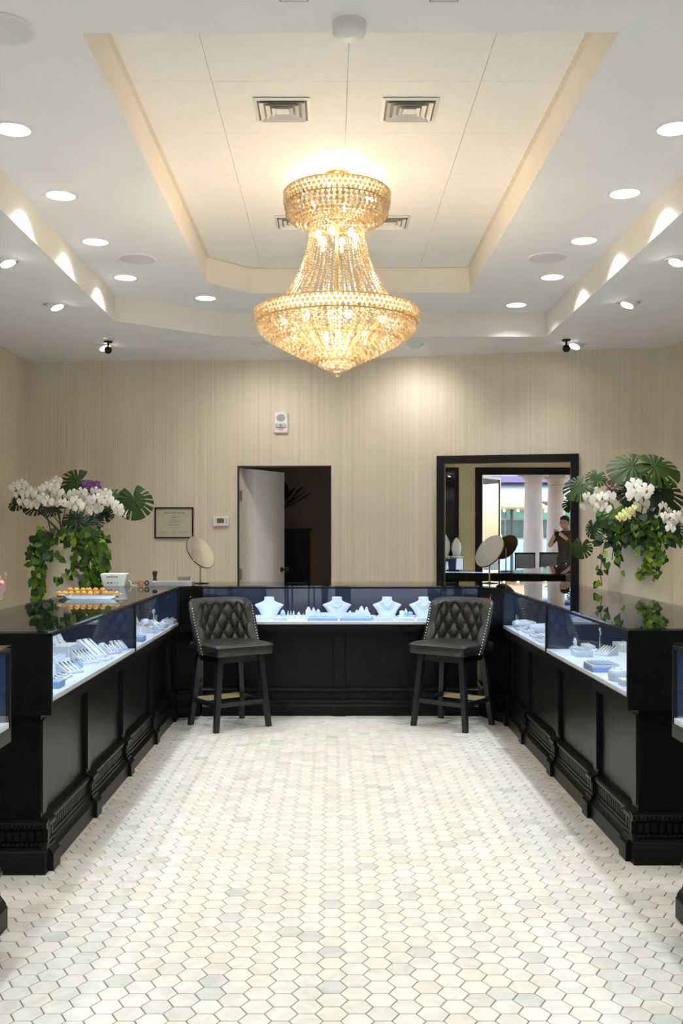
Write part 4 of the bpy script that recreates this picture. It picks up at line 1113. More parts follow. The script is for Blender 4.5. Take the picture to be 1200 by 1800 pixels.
# ------------------------------------------------------------------ tufted stools
def make_stool(label, loc, rz):
    t = thing('counter_stool', label, 'stool', loc, rz, 'black tufted leather counter stools')
    # legs
    for sx in (-1, 1):
        for sy in (-1, 1):
            top = Vector((sx * .165, sy * .145, .53)); ft = Vector((sx * .217, sy * .188, 0))
            m = MB()
            def sq(c, h): return [(c.x - h, c.y - h), (c.x + h, c.y - h), (c.x + h, c.y + h), (c.x - h, c.y + h)]
            m.stack([(sq(ft, .0165), 0), (sq(ft * .5 + top * .5, .0195), .265), (sq(top, .022), .53)])
            m.build('leg', darkwood, t)
    zs = .185; k = zs / .53
    lx = .217 * (1 - k) + .165 * k; ly = .188 * (1 - k) + .145 * k
    MB().box(-lx, lx, -ly - .009, -ly + .009, zs - .016, zs + .016).build('stretcher', darkwood, t)
    MB().box(-lx - .009, -lx + .009, -ly, ly, zs - .016, zs + .016).build('stretcher', darkwood, t)
    MB().box(lx - .009, lx + .009, -ly, ly, zs - .016, zs + .016).build('stretcher', darkwood, t)
    s = MB().box(-lx, lx, ly - .010, ly + .010, zs - .016, zs + .016).build('stretcher', darkwood, t)
    MB().box(-lx + .018, lx - .018, ly - .012, ly + .013, zs - .018, zs + .019).build('footrest_plate', brass, s)
    ap = MB()
    for y in (-.15, .13): ap.box(-.165, .165, y, y + .02, .475, .53)
    for x in (-.17, .15): ap.box(x, x + .02, -.145, .145, .475, .53)
    ap.build('apron', darkwood, t)
    MB().lathe([(.11, .515), (.11, .535)], 24).build('swivel_plate', blackm, t)
    # seat cushion
    def rr_(hx, y0, y1, c):
        out = []
        for (cx, cy, a0) in ((hx - c, y0 + c, -PI / 2), (hx - c, y1 - c, 0), (-hx + c, y1 - c, PI / 2), (-hx + c, y0 + c, PI)):
            for q in range(5): a = a0 + PI / 2 * q / 4; out.append((cx + c * math.cos(a), cy + c * math.sin(a)))
        return out
    MB().stack([(rr_(.226, -.232, .20, .03), .53), (rr_(.232, -.238, .20, .03), .537), (rr_(.236, -.242, .20, .03), .592), (rr_(.232, -.236, .20, .035), .602), (rr_(.215, -.215, .19, .05), .611), (rr_(.16, -.15, .15, .07), .617), (rr_(.05, -.05, .05, .04), .620)]).build('seat_cushion', leather, t, True)
    wl_ = MB(); pp = rr_(.236, -.243, .20, .03); wl_.tube([(x, y, .592) for x, y in pp[15:] + pp[:5]], .0035, 6); wl_.build('piping', leather, t, True)
    # tufted wing backrest
    NS, NI, = 96, 44
    A0 = .108; Z0_ = .15; PH = R(80)
    def plan(s, tt):
        ph = s * PH; tt_ = max(0, min(1, tt))
        x = .250 * math.sin(ph) * (1 + .03 * tt_); y = .205 - .185 * (1 - math.cos(ph)) + .055 * tt_ - (abs(s) ** 4) * .085 * (1 - tt_) ** 1.5
        return Vector((x, y, 0))
    def nrm(s, tt):
        d = plan(s + .01, tt) - plan(s - .01, tt); n = Vector((d.y, -d.x, 0)); return n.normalized()   # inward (towards the sitter)
    def ztop(s): return .905 - .045 * abs(s) ** 7
    def zbot(s): return .535
    vs = []; rows = []
    arc_k = .262 * PH * .94
    def puff(s, z):
        a = s * arc_k
        p = a / A0 + (z - .585) / Z0_; q = a / A0 - (z - .585) / Z0_
        l = (abs(math.sin(PI * p)) * abs(math.sin(PI * q))) ** .42
        fade = max(0, min(1, (z - .865) / .035)); l = l * (1 - fade) + fade * (.6 + .4 * abs(math.sin(PI * a / A0 + PI * .5)) ** .5)
        e = min(1, (1 - abs(s)) / .06); return l * e
    TH = .040
    for i in range(NI + 1):
        tt = i / NI; row = []
        for j in range(NS + 1):
            s = -1 + 2 * j / NS; z = zbot(s) + (ztop(s) - zbot(s)) * tt
            rnd_ = 1 - max(0, (tt - .93) / .07) ** 2 * .5
            edge = min(1, (1 - abs(s)) / .05) ** .5
            off = (TH * .35 + TH * .65 * edge + .026 * puff(s, z)) * rnd_
            p = plan(s, tt) + nrm(s, tt) * off; row.append((p.x, p.y, z))
        rows.append(row)
    for (k_, dz, of) in ((0, .010, .012), (1, .012, -.004), (2, .0, -.016)):
        row = []
        for j in range(NS + 1):
            s = -1 + 2 * j / NS; p = plan(s, 1) + nrm(s, 1) * of; row.append((p.x, p.y, ztop(s) + dz))
        rows.append(row)
    for i in range(11):
        tt = 1 - (i + 1) / 11; row = []
        for j in range(NS + 1):
            s = -1 + 2 * j / NS; p = plan(s, tt) - nrm(s, tt) * .018; row.append((p.x, p.y, zbot(s) + (ztop(s) - zbot(s)) * tt))
        rows.append(row)
    mb = MB(); NV = NS + 1
    vs = [v for r_ in rows for v in r_]; fs = []
    for i in range(len(rows)):
        k2 = (i + 1) % len(rows)
        for j in range(NS): fs.append((i * NV + j, i * NV + j + 1, k2 * NV + j + 1, k2 * NV + j))
    fs.append(tuple(i * NV for i in range(len(rows)))); fs.append(tuple(i * NV + NS for i in reversed(range(len(rows)))))
    mb._add(vs, fs); br_ = mb.build('backrest', leather, t, True)
    # buttons
    for a_ in range(-3, 4):
        for b_ in range(0, 4):
            for h_ in (0, .5):
                a = (a_ + h_) * A0; z = .585 + (b_ + h_) * Z0_
                s = a / arc_k
                if abs(s) > .90 or z > .875 or z < .6: continue
                tt = (z - .535) / (ztop(s) - .535); p = plan(s, tt) + nrm(s, tt) * (TH + .002)
                MB().ball((p.x, p.y, z), .0085, 10, 6).build('tuft_button', leather, t, True)
    nh = MB()
    for sg in (-1, 1):
        for k_ in range(17):
            tt = k_ / 16 * .97; s = sg * .995; p = plan(s, tt) + nrm(s, tt) * .004; d_ = (plan(s + sg * .02, tt) - plan(s, tt)).normalized()
            z = zbot(s) + (ztop(s) - zbot(s)) * tt
            nh.ball((p.x + d_.x * .007, p.y + d_.y * .007, z), .0064, 8, 5)
    stuff(nh.build('nailhead_trim', silver, t, True))
    return t
make_stool('black tufted leather counter stool at the left, turned towards the right', (-.742, 7.225, 0), R(36))
make_stool('black tufted leather counter stool at the right, turned towards the left', (.878, 7.235, 0), R(-38))

# ------------------------------------------------------------------ plants
def monstera_me(seed, m, slits=True):
    rnd = random.Random(seed); NT, NR = 84, 7
    vs = [(0, 0, 0)]; fs = []
    def rad(th):
        a = abs(th)
        r = .56 + .44 * math.cos(a / 2) ** 2 if a < R(120) else .56 + .11 + (a - R(120)) * .05
        if a > R(158): r *= max(.12, 1 - ((a - R(158)) / R(22)) ** .8)
        return r * .62
    for i in range(NT):
        th = -PI + 2 * PI * (i + .5) / NT
        for k in range(1, NR + 1):
            r = rad(th) * k / NR
            x = r * math.sin(th) * 1.08; y = r * math.cos(th)
            vs.append((x, y, .10 * abs(x) - .55 * (x * x + .5 * y * y) + .006 * math.sin(th * 14)))
    sl = [R(x) for x in (22, 40, 58, 77, 97, 118)]
    def cut(th, k):
        if not slits or k < 3 + (rnd.random() < .0): return False
        return any(abs(abs(th) - s) < R(2.6) for s in sl)
    for i in range(NT - 1):
        thm = -PI + 2 * PI * (i + 1) / NT
        a, b = 1 + i * NR, 1 + (i + 1) * NR
        fs.append((0, a, b))
        for k in range(NR - 1):
            if cut(thm, k): continue
            fs.append((a + k, a + k + 1, b + k + 1, b + k))
    mb = MB(); mb._add(vs, fs)
    me = mb.mesh('leaf', m, True)
    return me
def heart_me(m):
    mb = MB(); prof = [(0, .0, 0), (.30, -.16, .02), (.48, .06, .0), (.46, .32, -.05), (.30, .62, -.10), (.12, .88, -.18), (0, 1.0, -.24)]
    mid = [(0, 0, -.05), (0, .1, -.06), (0, .3, -.07), (0, .6, -.11), (0, .85, -.18)]
    vs = [Vector(p) for p in prof] + [Vector((-p[0], p[1], p[2])) for p in prof[1:-1]] + [Vector(p) for p in mid]
    # right: 0..6, left: 7..11, mid: 12..16
    fs = [(0, 1, 2, 12), (12, 2, 13), (13, 2, 3, 14), (14, 3, 4, 15), (15, 4, 5, 16), (16, 5, 6), (0, 12, 8, 7), (12, 13, 8), (13, 14, 9, 8), (14, 15, 10, 9), (15, 16, 11, 10), (16, 6, 11)]
    mb._add(vs, fs); return mb.mesh('leaf', m, True)
def blossom_me(m, wide=1.0):
    mb = MB()
    for k, (an, L, w_) in enumerate(((90, .5, .26), (218, .5, .26), (322, .5, .26), (12, .56, .42), (168, .56, .42))):
        an = R(an); d = Vector((math.cos(an), math.sin(an), 0)); p_ = Vector((-d.y, d.x, 0)); w_ *= wide
        pts = [Vector((0, 0, .02)), d * L * .35 + p_ * w_ * .8 * .5 + Vector((0, 0, .03)), d * L * .75 + p_ * w_ * .5 * 1.25 + Vector((0, 0, .0)), d * L + Vector((0, 0, -.05)), d * L * .75 - p_ * w_ * .5 * 1.25, d * L * .35 - p_ * w_ * .4 + Vector((0, 0, .03)), d * L * .55 + Vector((0, 0, .06))]
        off = Vector((0, 0, .012 * (k >= 3)))
        mb.cur = 0; mb._add([q + off for q in pts], [(0, 1, 6), (1, 2, 6), (2, 3, 6), (3, 4, 6), (4, 5, 6), (5, 0, 6)])
    mb.cur = 1; mb.ball((0, -.06, .08), .085, 7, 5)
    return mb.mesh('blossom', [m, lipm], True)
def basis(pos, normal, tip, s):
    n = Vector(normal).normalized(); t_ = Vector(tip); t_ = (t_ - n * t_.dot(n)).normalized(); x = t_.cross(n)
    sc = s if isinstance(s, tuple) else (s, s, s)
    return Matrix(((x.x * sc[0], t_.x * sc[1], n.x * sc[2], pos[0]), (x.y * sc[0], t_.y * sc[1], n.y * sc[2], pos[1]), (x.z * sc[0], t_.z * sc[1], n.z * sc[2], pos[2]), (0, 0, 0, 1)))
mon_a = monstera_me(1, leaf_a); mon_d = monstera_me(2, leaf_d); mon_s = monstera_me(3, leaf_b, False)
hb, hc, hd = heart_me(leaf_b), heart_me(leaf_c), heart_me(leaf_d)
bw_, bp_, by_, bpk = blossom_me(petal_w), blossom_me(petal_p, 1.2), blossom_me(petal_y, .8), blossom_me(mat('mauve_petal', (.30, .10, .14), .5, var=.3), .8)

def planter(label, X, Y, r, H):
    t = thing('planter', label, 'planter', (X, Y, 0), 0, 'tall cream planters')
    MB().lathe([(r * .80, 0), (r * .82, .01), (r * .98, H * .55), (r * 1.0, H - .02), (r * .99, H), (r * .93, H), (r * .92, H - .05), (.0001, H - .05)], 40, cap=False).build('pot', potm, t, 'auto')
    MB().lathe([(r * .92, H - .05), (.0001, H - .035)], 30, cap=False).build('soil', soilm, t)
    return t
PLX, PLY, PLR, PLH = (118 - CU) / F * 8.6, 8.6, .185, 1.307
PRX, PRY, PRR, PRH = (1124 - CU) / F * 7.2, 7.2, .232, 1.31
planter('tall cream planter in the left rear corner', PLX, PLY, PLR, PLH)
planter('tall cream planter behind the right display case', PRX, PRY, PRR, PRH)

def monstera_plant(label, cx, cy, H, specs, D0):
    t = thing('monstera_plant', label, 'plant', (cx, cy, H - .04)); o = Vector((cx, cy, H - .04))
    for (u, v, d, size, tipang, me, nrm_) in specs:
        c = px(u, v, d) - o; sz = size / F * d * 1.02
        tp = Vector((math.cos(R(tipang)), -.15, math.sin(R(tipang))))
        att = c - tp.normalized() * sz * .22
        inst('leaf', me, t, M=basis(att, nrm_, tp, sz))
        a0 = Vector((random.uniform(-.06, .06), random.uniform(-.06, .06), 0)); mid = (a0 + att) / 2 + Vector((0, 0, .08))
        MB().tube([a0, a0 * .7 + mid * .3 + Vector((0, 0, .05)), mid, att * .8 + mid * .2 + Vector((0, 0, .01)), att], [.007, .006, .005, .005, .004], 6).build('stem', stemm, t, True)
    return t
F_ = (0, -.85, .45)
monstera_plant('monstera with split leaves rising from the left planter', PLX, PLY, PLH,
    [(126, 854, 8.66, 60, 215, mon_a, (.05, -.85, .5)), (112, 868, 8.65, 44, 150, mon_a, (-.2, -.6, .8)), (207, 874, 8.6, 50, 20, mon_a, (.1, -.75, .6)), (238, 890, 8.5, 60, -75, mon_a, (.15, -.95, .25)),
     (30, 885, 8.7, 40, -110, mon_d, (-.3, -.6, .5)), (58, 893, 8.65, 44, 200, mon_d, (0, -.5, .8)), (88, 892, 8.62, 40, 160, mon_d, (0, -.5, .9)), (24, 868, 8.7, 30, 100, mon_d, (-.8, -.5, .1)),
     (125, 915, 8.5, 42, 200, mon_d, (0, -.8, .6)), (150, 925, 8.5, 40, -20, mon_d, (0, -.8, .6)), (165, 910, 8.55, 36, 60, mon_d, (.2, -.7, .6)), (185, 900, 8.6, 30, 80, mon_d, (.2, -.9, .4))], 8.6)
monstera_plant('monstera with broad split leaves rising from the right planter', PRX, PRY, PRH,
    [(1099, 828, 7.05, 72, 215, mon_a, (-.15, -.8, .65)), (1168, 824, 7.0, 78, -15, mon_a, (.15, -.75, .7)), (1046, 844, 7.0, 34, 250, mon_a, (-.2, -.9, .5)), (1012, 861, 6.95, 52, 225, mon_a, (-.35, -.8, .6)),
     (1021, 968, 6.95, 36, 260, mon_a, (-.2, -.95, .1)), (1170, 878, 7.05, 72, -60, mon_d, (.1, -.9, .45)), (1108, 872, 7.1, 56, 240, mon_d, (0, -.9, .5)), (1040, 934, 6.95, 34, 255, mon_d, (-.8, -.6, .1)),
     (1188, 935, 6.95, 44, -60, mon_d, (.2, -.9, .4)), (1075, 912, 7.0, 52, 250, mon_s, (-.1, -.9, .5)), (1120, 925, 6.98, 46, -80, mon_d, (0, -.9, .5)), (1150, 930, 6.98, 46, -100, mon_d, (0, -.9, .5)), (1140, 855, 7.2, 60, 80, mon_d, (0, -.9, .4)), (1095, 940, 6.95, 36, 240, mon_d, (0, -.9, .4))], 7.1)

def orchid(label, base, me, flowers, d, size, stem=stemd, cat='orchid', grp=None):
    t = thing('orchid', label, cat, base, 0, grp); o = Vector(base)
    pts = [px(u, v, d + dz) - o for (u, v, dz) in flowers]
    cen = sum(pts, Vector()) / len(pts)
    path = [Vector((0, 0, 0)), Vector((cen.x * .25, cen.y * .25, cen.z * .55)), Vector((cen.x * .6, cen.y * .6 + .02, cen.z * .95 + .03)), cen + Vector((0, .03, .02))]
    MB().tube(path, [.006, .005, .004, .003], 6).build('stem', stem, t, True)
    for k, p in enumerate(pts):
        MB().tube([cen + Vector((0, .03, .02)), (p + cen) / 2 + Vector((0, .03, .015)), p + Vector((0, .004, 0))], .0022, 5).build('flower_stalk', stem, t)
        rn = random.Random(k * 13 + int(p.x * 997))
        nr = Vector((rn.uniform(-.35, .35), -1, rn.uniform(-.15, .3))); s = size / F * d * rn.uniform(.9, 1.12)
        inst('blossom', me, t, M=basis(p, nr, (rn.uniform(-.3, .3), 0, 1), s))
    return t
rj = random.Random(21)
def fl(lst): return [(u, v, rj.uniform(-.06, .06)) for u, v in lst]
lb_ = lambda i: (PLX + [-.1, -.05, 0, .05, .1, .02][i], PLY + [-.03, .03, -.05, .04, -.02, .06][i], PLH - .04)
gL, gR = 'orchids in the left planter', 'orchids in the right planter'
orchid('white orchid spray at the far left of the left planter', lb_(0), bw_, fl([(26, 856), (38, 850), (47, 858), (33, 868), (54, 868), (46, 874), (62, 876), (52, 886), (68, 864), (40, 882), (60, 888)]), 8.55, 21, grp=gL)
orchid('white orchid spray, second from the left in the left planter', lb_(1), bw_, fl([(82, 856), (93, 853), (101, 864), (87, 868), (98, 872), (76, 876), (84, 882), (106, 884), (99, 846)]), 8.5, 21, grp=gL)
orchid('white orchid spray in the centre of the left planter', lb_(2), bw_, fl([(119, 874), (128, 868), (133, 880), (143, 866), (150, 876), (138, 890), (149, 892), (112, 884), (127, 888)]), 8.45, 21, grp=gL)
orchid('white drooping orchid spray right of centre in the left planter', lb_(3), bw_, fl([(168, 864), (171, 876), (165, 886), (173, 893), (164, 898)]), 8.45, 21, grp=gL)
orchid('white orchid spray reaching right in the left planter', lb_(4), bw_, fl([(186, 868), (196, 884), (205, 890), (189, 880), (216, 904), (208, 898)]), 8.45, 21, grp=gL)
orchid('purple orchid spray at the top of the left planter', lb_(5), bp_, fl([(150, 849), (157, 852), (164, 853), (170, 850), (160, 860), (168, 859), (165, 868), (153, 856), (172, 857)]), 8.6, 13, grp=gL)
rb_ = lambda i: (PRX + [-.12, .0, .05, .14, -.05][i], PRY + [-.05, .04, -.08, -.02, .05][i], PRH - .04)
orchid('creamy white orchid cluster at the left of the right planter', rb_(0), bw_, fl([(1033, 874), (1047, 866), (1058, 873), (1030, 888), (1041, 890), (1054, 886), (1063, 893), (1071, 873), (1046, 878)]), 6.9, 22, grp=gR)
orchid('large white orchid blossoms in the middle of the right planter', rb_(1), bw_, fl([(1114, 852), (1118, 864), (1113, 872), (1135, 861), (1130, 872), (1128, 888)]), 6.9, 27, grp=gR)
orchid('pale yellow small orchid spray in the right planter', rb_(2), by_, fl([(1088, 908), (1094, 903), (1100, 898), (1106, 902), (1112, 893), (1117, 889), (1092, 912), (1102, 909), (1098, 905), (1109, 898)]), 6.85, 14, stemm, grp=gR)
orchid('white orchid spray hanging at the right of the right planter', rb_(3), bw_, fl([(1165, 889), (1174, 898), (1168, 906), (1173, 915), (1180, 920), (1178, 929), (1187, 905), (1193, 914)]), 6.85, 17, grp=gR)
orchid('dusky mauve orchid blossoms behind the white ones, right planter', rb_(4), bpk, fl([(1066, 846), (1074, 849), (1086, 862), (1083, 872), (1072, 862)]), 7.15, 14, grp=gR)

def pothos(label, base, vines, d0, seed, lsz, mix):
    t = thing('pothos_plant', label, 'plant', base); o = Vector(base); rn = random.Random(seed)
    vm = MB(); cnt = 0
    for (pts, step) in vines:
        P = [px(u, v, d) - o for (u, v, d) in pts]
        start = Vector((max(-.1, min(.1, P[0].x)), P[0].y * .4, 0))
        vm.tube([start] + P, .0032, 5)
        for i in range(len(P) - 1):
            seg = P[i + 1] - P[i]; n = max(1, int(seg.length / (step / F * d0)))
            for k in range(n):
                q = P[i] + seg * ((k + rn.random()) / n)
                q = q + Vector((rn.uniform(-1, 1) * 9 / F * d0, rn.uniform(-.03, .012), rn.uniform(-1, 1) * 6 / F * d0))
                s = rn.uniform(.75, 1.2) * lsz / F * d0
                me = rn.choices([hb, hc, hd], mix)[0]
                an = rn.uniform(-150, -30)
                inst('leaf', me, t, M=basis(q, (rn.uniform(-.6, .6), -1, rn.uniform(-.1, .7)), (math.cos(R(an)), -.2, math.sin(R(an))), s)); cnt += 1
    stuff(vm.build('vines', stemd, t))
    return t
dl = PLY - PLR - .05
vl = [([(70, 938, dl), (62, 965, dl), (60, 985, dl)], 5), ([(85, 935, dl), (70, 955, dl), (66, 985, dl), (66, 1015, dl), (68, 1045, dl)], 4.2), ([(95, 940, dl), (82, 950, dl), (78, 980, dl), (72, 1010, dl), (64, 1035, dl), (66, 1055, dl)], 4.2),
      ([(80, 930, dl), (66, 940, dl), (58, 950, dl)], 5), ([(140, 940, dl), (155, 955, dl), (160, 985, dl), (165, 1010, dl), (170, 1035, dl)], 4.2), ([(150, 935, dl), (172, 950, dl), (180, 975, dl), (182, 1000, dl), (184, 1020, dl)], 4.2),
      ([(160, 932, dl), (180, 940, dl), (188, 955, dl), (186, 985, dl)], 5), ([(130, 935, dl), (120, 950, dl), (145, 965, dl), (150, 1000, dl), (152, 1030, dl)], 5), ([(140, 950, dl), (138, 975, dl), (128, 1000, dl), (112, 1012, dl), (95, 1020, dl)], 8),
      ([(75, 960, dl), (95, 978, dl), (108, 982, dl)], 8), ([(110, 930, dl), (130, 938, dl), (160, 930, dl), (182, 934, dl)], 4.5), ([(165, 960, dl), (172, 985, dl), (160, 1020, dl), (176, 1038, dl)], 5), ([(60, 955, dl), (56, 968, dl), (55, 985, dl)], 7)]
pothos('trailing green pothos spilling over the left planter', (PLX, PLY, PLH - .04), [(p_, s_ * .62) for p_, s_ in vl], dl, 4, 13, (8, 1, 3))
dr = PRY - PRR - .05
vr = [([(1070, 938, dr), (1062, 955, dr), (1058, 985, dr), (1054, 1005, dr), (1058, 1030, dr)], 9), ([(1085, 940, dr), (1078, 960, dr), (1075, 985, dr)], 7), ([(1095, 945, dr), (1092, 965, dr), (1086, 985, dr), (1090, 1000, dr)], 7), ([(1060, 930, dr), (1080, 925, dr), (1105, 935, dr), (1130, 940, dr)], 4.5),
      ([(1055, 940, dr), (1050, 950, dr), (1046, 958, dr)], 7), ([(1100, 925, dr), (1140, 935, dr), (1175, 945, dr)], 5), ([(1060, 915, dr), (1100, 920, dr), (1150, 915, dr), (1190, 920, dr)], 4.5), ([(1075, 945, dr), (1120, 950, dr), (1170, 945, dr), (1190, 950, dr)], 4.5), ([(1110, 905, dr), (1140, 905, dr), (1165, 935, dr), (1180, 960, dr)], 5)]
pothos('thin trailing vine at the left of the right planter', (PRX - .05, PRY, PRH - .04), [(p_, s_ * .75) for p_, s_ in vr], dr, 9, 13, (3, 1, 8))
vr2 = [([(1145, 950, dr), (1138, 970, dr), (1136, 990, dr), (1130, 1010, dr)], 1.6), ([(1150, 952, dr), (1150, 975, dr), (1156, 990, dr), (1152, 1012, dr)], 2.0), ([(1140, 955, dr), (1122, 968, dr), (1116, 978, dr)], 3), ([(1150, 965, dr), (1165, 980, dr), (1174, 982, dr)], 3), ([(1142, 985, dr), (1124, 1005, dr), (1130, 1012, dr)], 2.5)]
pothos('bushy lime green creeper hanging over the front of the right planter', (PRX + .06, PRY, PRH - .04), vr2, dr, 14, 8.5, (5, 5, 1))

# ------------------------------------------------------------------ things on the counter
def text_mesh(s, size, m, M, parent, name='lettering'):
    c = bpy.data.curves.new(name, 'FONT'); c.body = s; c.size = size; c.extrude = .0004; c.align_x = 'CENTER'; c.align_y = 'CENTER'
    o = bpy.data.objects.new(name, c); COL.objects.link(o)
    dg = bpy.context.evaluated_depsgraph_get(); me = bpy.data.meshes.new_from_object(o.evaluated_get(dg))
    bpy.data.objects.remove(o); me.materials.clear(); me.materials.append(m)
    q = bpy.data.objects.new(name, me); COL.objects.link(q); q.parent = parent; q.matrix_basis = M
    return q
# chocolate tray
p = onplane(159, 1052, ZT); TRX, TRY = p.x, p.y
t = thing('chocolate_tray', 'silver beaded serving tray on the left counter', 'tray', (TRX, TRY, ZT))
def rr2(hx, hy, c, n=5):
    out = []
    for (cx, cy, a0) in ((hx - c, -hy + c, -PI / 2), (hx - c, hy - c, 0), (-hx + c, hy - c, PI / 2), (-hx + c, -hy + c, PI)):
        for q in range(n): a = a0 + PI / 2 * q / (n - 1); out.append((cx + c * math.cos(a), cy + c * math.sin(a)))
    return out
MB().stack([(rr2(.13, .05, .03), 0), (rr2(.145, .06, .03), .004), (rr2(.178, .085, .04), .022), (rr2(.180, .087, .04), .024), (rr2(.174, .082, .04), .023), (rr2(.14, .055, .03), .008)]).build('tray_dish', silver, t, True)
bd = MB(); q = rr2(.180, .087, .04, 9)
for k in range(len(q)):
    a, b = Vector(q[k]), Vector(q[(k + 1) % len(q)]); n_ = max(1, int((b - a).length / .009))
    for j in range(n_): c = a + (b - a) * j / n_; bd.ball((c.x, c.y, .025), .0042, 6, 4)
stuff(bd.build('beaded_rim', silver, t, True))
foil = mat('gold_foil', (.78, .46, .11), .4, metal=.4, var=.2, scale=90, bump=.9, bscale=220)
cup = mat('brown_paper_cup', (.20, .10, .04), .8)
chm = MB().ball((0, 0, .019), .0185, 14, 10).mesh('foil', foil, True)
cpm = MB().lathe([(.010, 0), (.015, .010), (.0165, .012)], 14, cap=False).mesh('paper_cup', cup, True)
locs = [(TRX + (u - 159) / F * TRY, .0, .030, 'top row') for u in (124, 135, 146, 157, 168, 180)] + [(TRX + (u - 159) / F * TRY, -.035, .010, 'front row') for u in (107, 116, 128, 139, 150, 161, 172, 186, 198, 208)] + [(TRX + (u - 159) / F * TRY, .035, .010, 'rear row') for u in (118, 129, 140, 151, 162, 173, 184)]
cnt = {}
ordn = ['first', 'second', 'third', 'fourth', 'fifth', 'sixth', 'seventh', 'eighth', 'ninth', 'tenth']
for (x, dy, dz, row) in locs:
    i_ = cnt.get(row, 0); cnt[row] = i_ + 1
    c = thing('chocolate', 'gold foil wrapped chocolate on the silver tray, %s from the left in the %s' % (ordn[i_], row), 'chocolate', (x, TRY + dy, ZT + dz), 0, 'gold foil chocolates on the tray')
    inst('foil', chm, c)
    if dz < .02: inst('paper_cup', cpm, c)
# white device
p = onplane(202, 1030, ZT)
t = thing('ultrasonic_cleaner', 'white tapered desktop device with a slot and small coloured buttons', 'device', (p.x, p.y, ZT), R(4))
MB().stack([(rr2(.078, .055, .015), 0), (rr2(.082, .06, .015), .01), (rr2(.100, .075, .02), .082), (rr2(.100, .075, .02), .092), (rr2(.092, .068, .02), .096)]).build('housing', white_pl, t, 'auto')
def fpl(x0, x1, z0, z1, nm, m): 
    yy = lambda z: -.060 - (z - .01) / .072 * .015 - .0012
    b = MB(); b._add([(x0, yy(z0), z0), (x1, yy(z0), z0), (x1, yy(z1), z1), (x0, yy(z1), z1), (x0, yy(z0) + .003, z0), (x1, yy(z0) + .003, z0), (x1, yy(z1) + .003, z1), (x0, yy(z1) + .003, z1)], [(0, 1, 2, 3), (4, 7, 6, 5), (0, 4, 5, 1), (2, 6, 7, 3), (0, 3, 7, 4), (1, 5, 6, 2)]); return b.build(nm, m, t)
fpl(-.052, .03, .068, .074, 'slot', blackm); fpl(-.05, -.035, .022, .032, 'blue_button', mat('blue_print', (.08, .16, .5), .5)); fpl(-.026, -.008, .022, .032, 'red_button', mat('red_print', (.5, .06, .06), .5)); fpl(.004, .014, .024, .03, 'grey_button', grey_pl); fpl(.024, .034, .024, .03, 'grey_button', grey_pl)
cab = MB().tube([(.08, .03, .05), (.115, .02, .03), (.12, 0, .006), (.14, -.01, .004), (.17, -.02, .004)], .0035, 6).build('cable', white_pl, t, True)
# tortoiseshell loupe, grey slab, wooden mill, beige box
p = onplane(250, 1031, ZT)
t = thing('folding_loupe', 'small brown folding loupe on the left counter', 'loupe', (p.x, p.y, ZT))
MB().torus((0, 0, 0), .017, .006, 18, 8, Matrix.Translation((-.01, 0, .026)) @ Matrix.Rotation(PI / 2, 4, 'X')).build('lens_ring', mat('tortoiseshell', (.30, .14, .04), .3, var=.5, scale=60), t, True)
MB().torus((0, 0, 0), .016, .006, 18, 8, Matrix.Translation((.03, .02, .025)) @ Matrix.Rotation(PI / 2, 4, 'X') @ Matrix.Rotation(R(50), 4, 'Y')).build('cover', darkwood, t, True)
p = onplane(298, 1030.5, ZT)
t = thing('flat_tray', 'low silver grey rectangular tray on the left rear counter', 'tray', (p.x - .01, p.y + .16, ZT), R(2))
MB().stack([(rr2(.165, .10, .008), 0), (rr2(.168, .103, .008), .030), (rr2(.160, .095, .008), .030), (rr2(.155, .09, .008), .010)]).build('tray_shell', mat('grey_satin', (.52, .52, .52), .35, metal=.5, var=.04), t)
MB().box(-.15, .15, -.085, .085, .010, .014).build('pad', blackm, t)
t = thing('wooden_mill', 'small dark turned wooden stamp behind the grey tray', 'stamp', ((272 - CU) / F * 8.12, 8.12, ZT))
MB().lathe([(.020, 0), (.021, .01), (.014, .03), (.013, .045), (.018, .055), (.018, .06), (.014, .064), (.021, .072), (.021, .084), (.014, .092), (.0001, .094)], 18, cap=False).build('turned_body', mat('walnut', (.045, .018, .010), .3, var=.3), t, True)
t = thing('card_box', 'small beige card box on the left rear counter', 'box', ((323 - CU) / F * 8.05, 8.05, ZT))
MB().box(-.046, .046, -.03, .03, 0, .04).build('box_body', mat('beige_card', (.50, .40, .33), .7), t); MB().box(-.048, .048, -.032, .032, .04, .052).build('lid', mat('beige_card', (.5, .4, .33)), t)
# oval counter mirrors
def counter_mirror(label, u, d, vc, yaw, roll, r=.142):
    X = (u - CU) / F * d; zc_ = CAMH - (vc - CV) / F * d
    t = thing('counter_mirror', label, 'mirror', (X, d, ZT), 0, 'round mirrors on brass stands')
    MB().lathe([(.068, 0), (.068, .004), (.02, .007), (.006, .012)], 28).build('base', blackm, t, True)
    MB().tube([(0, 0, .005), (0, 0, zc_ - ZT)], .006, 10).build('stem', brass, t)
    M = Matrix.Translation((0, 0, zc_ - ZT)) @ Matrix.Rotation(yaw, 4, 'Z') @ Matrix.Rotation(R(60), 4, 'X')
    MB().lathe([(.0001, .006), (r - .004, .006), (r - .003, .0055)], 48, M, cap=False).build('mirror_disc', mirror, t)
    MB().lathe([(r - .004, .006), (r, .003), (r, -.004), (r - .004, -.007), (.0001, -.007)], 48, M, cap=False).build('backing', mat('mirror_back', (.10, .055, .02), .4, metal=.3), t, True)
    return t
counter_mirror('round tilted mirror on a brass stand at the left end of the rear counter', 352, 7.88, 971, R(57), R(0), .144)
counter_mirror('round tilted mirror on a brass stand at the right end of the rear counter', 860, 7.93, 969, R(-57), R(0), .146)
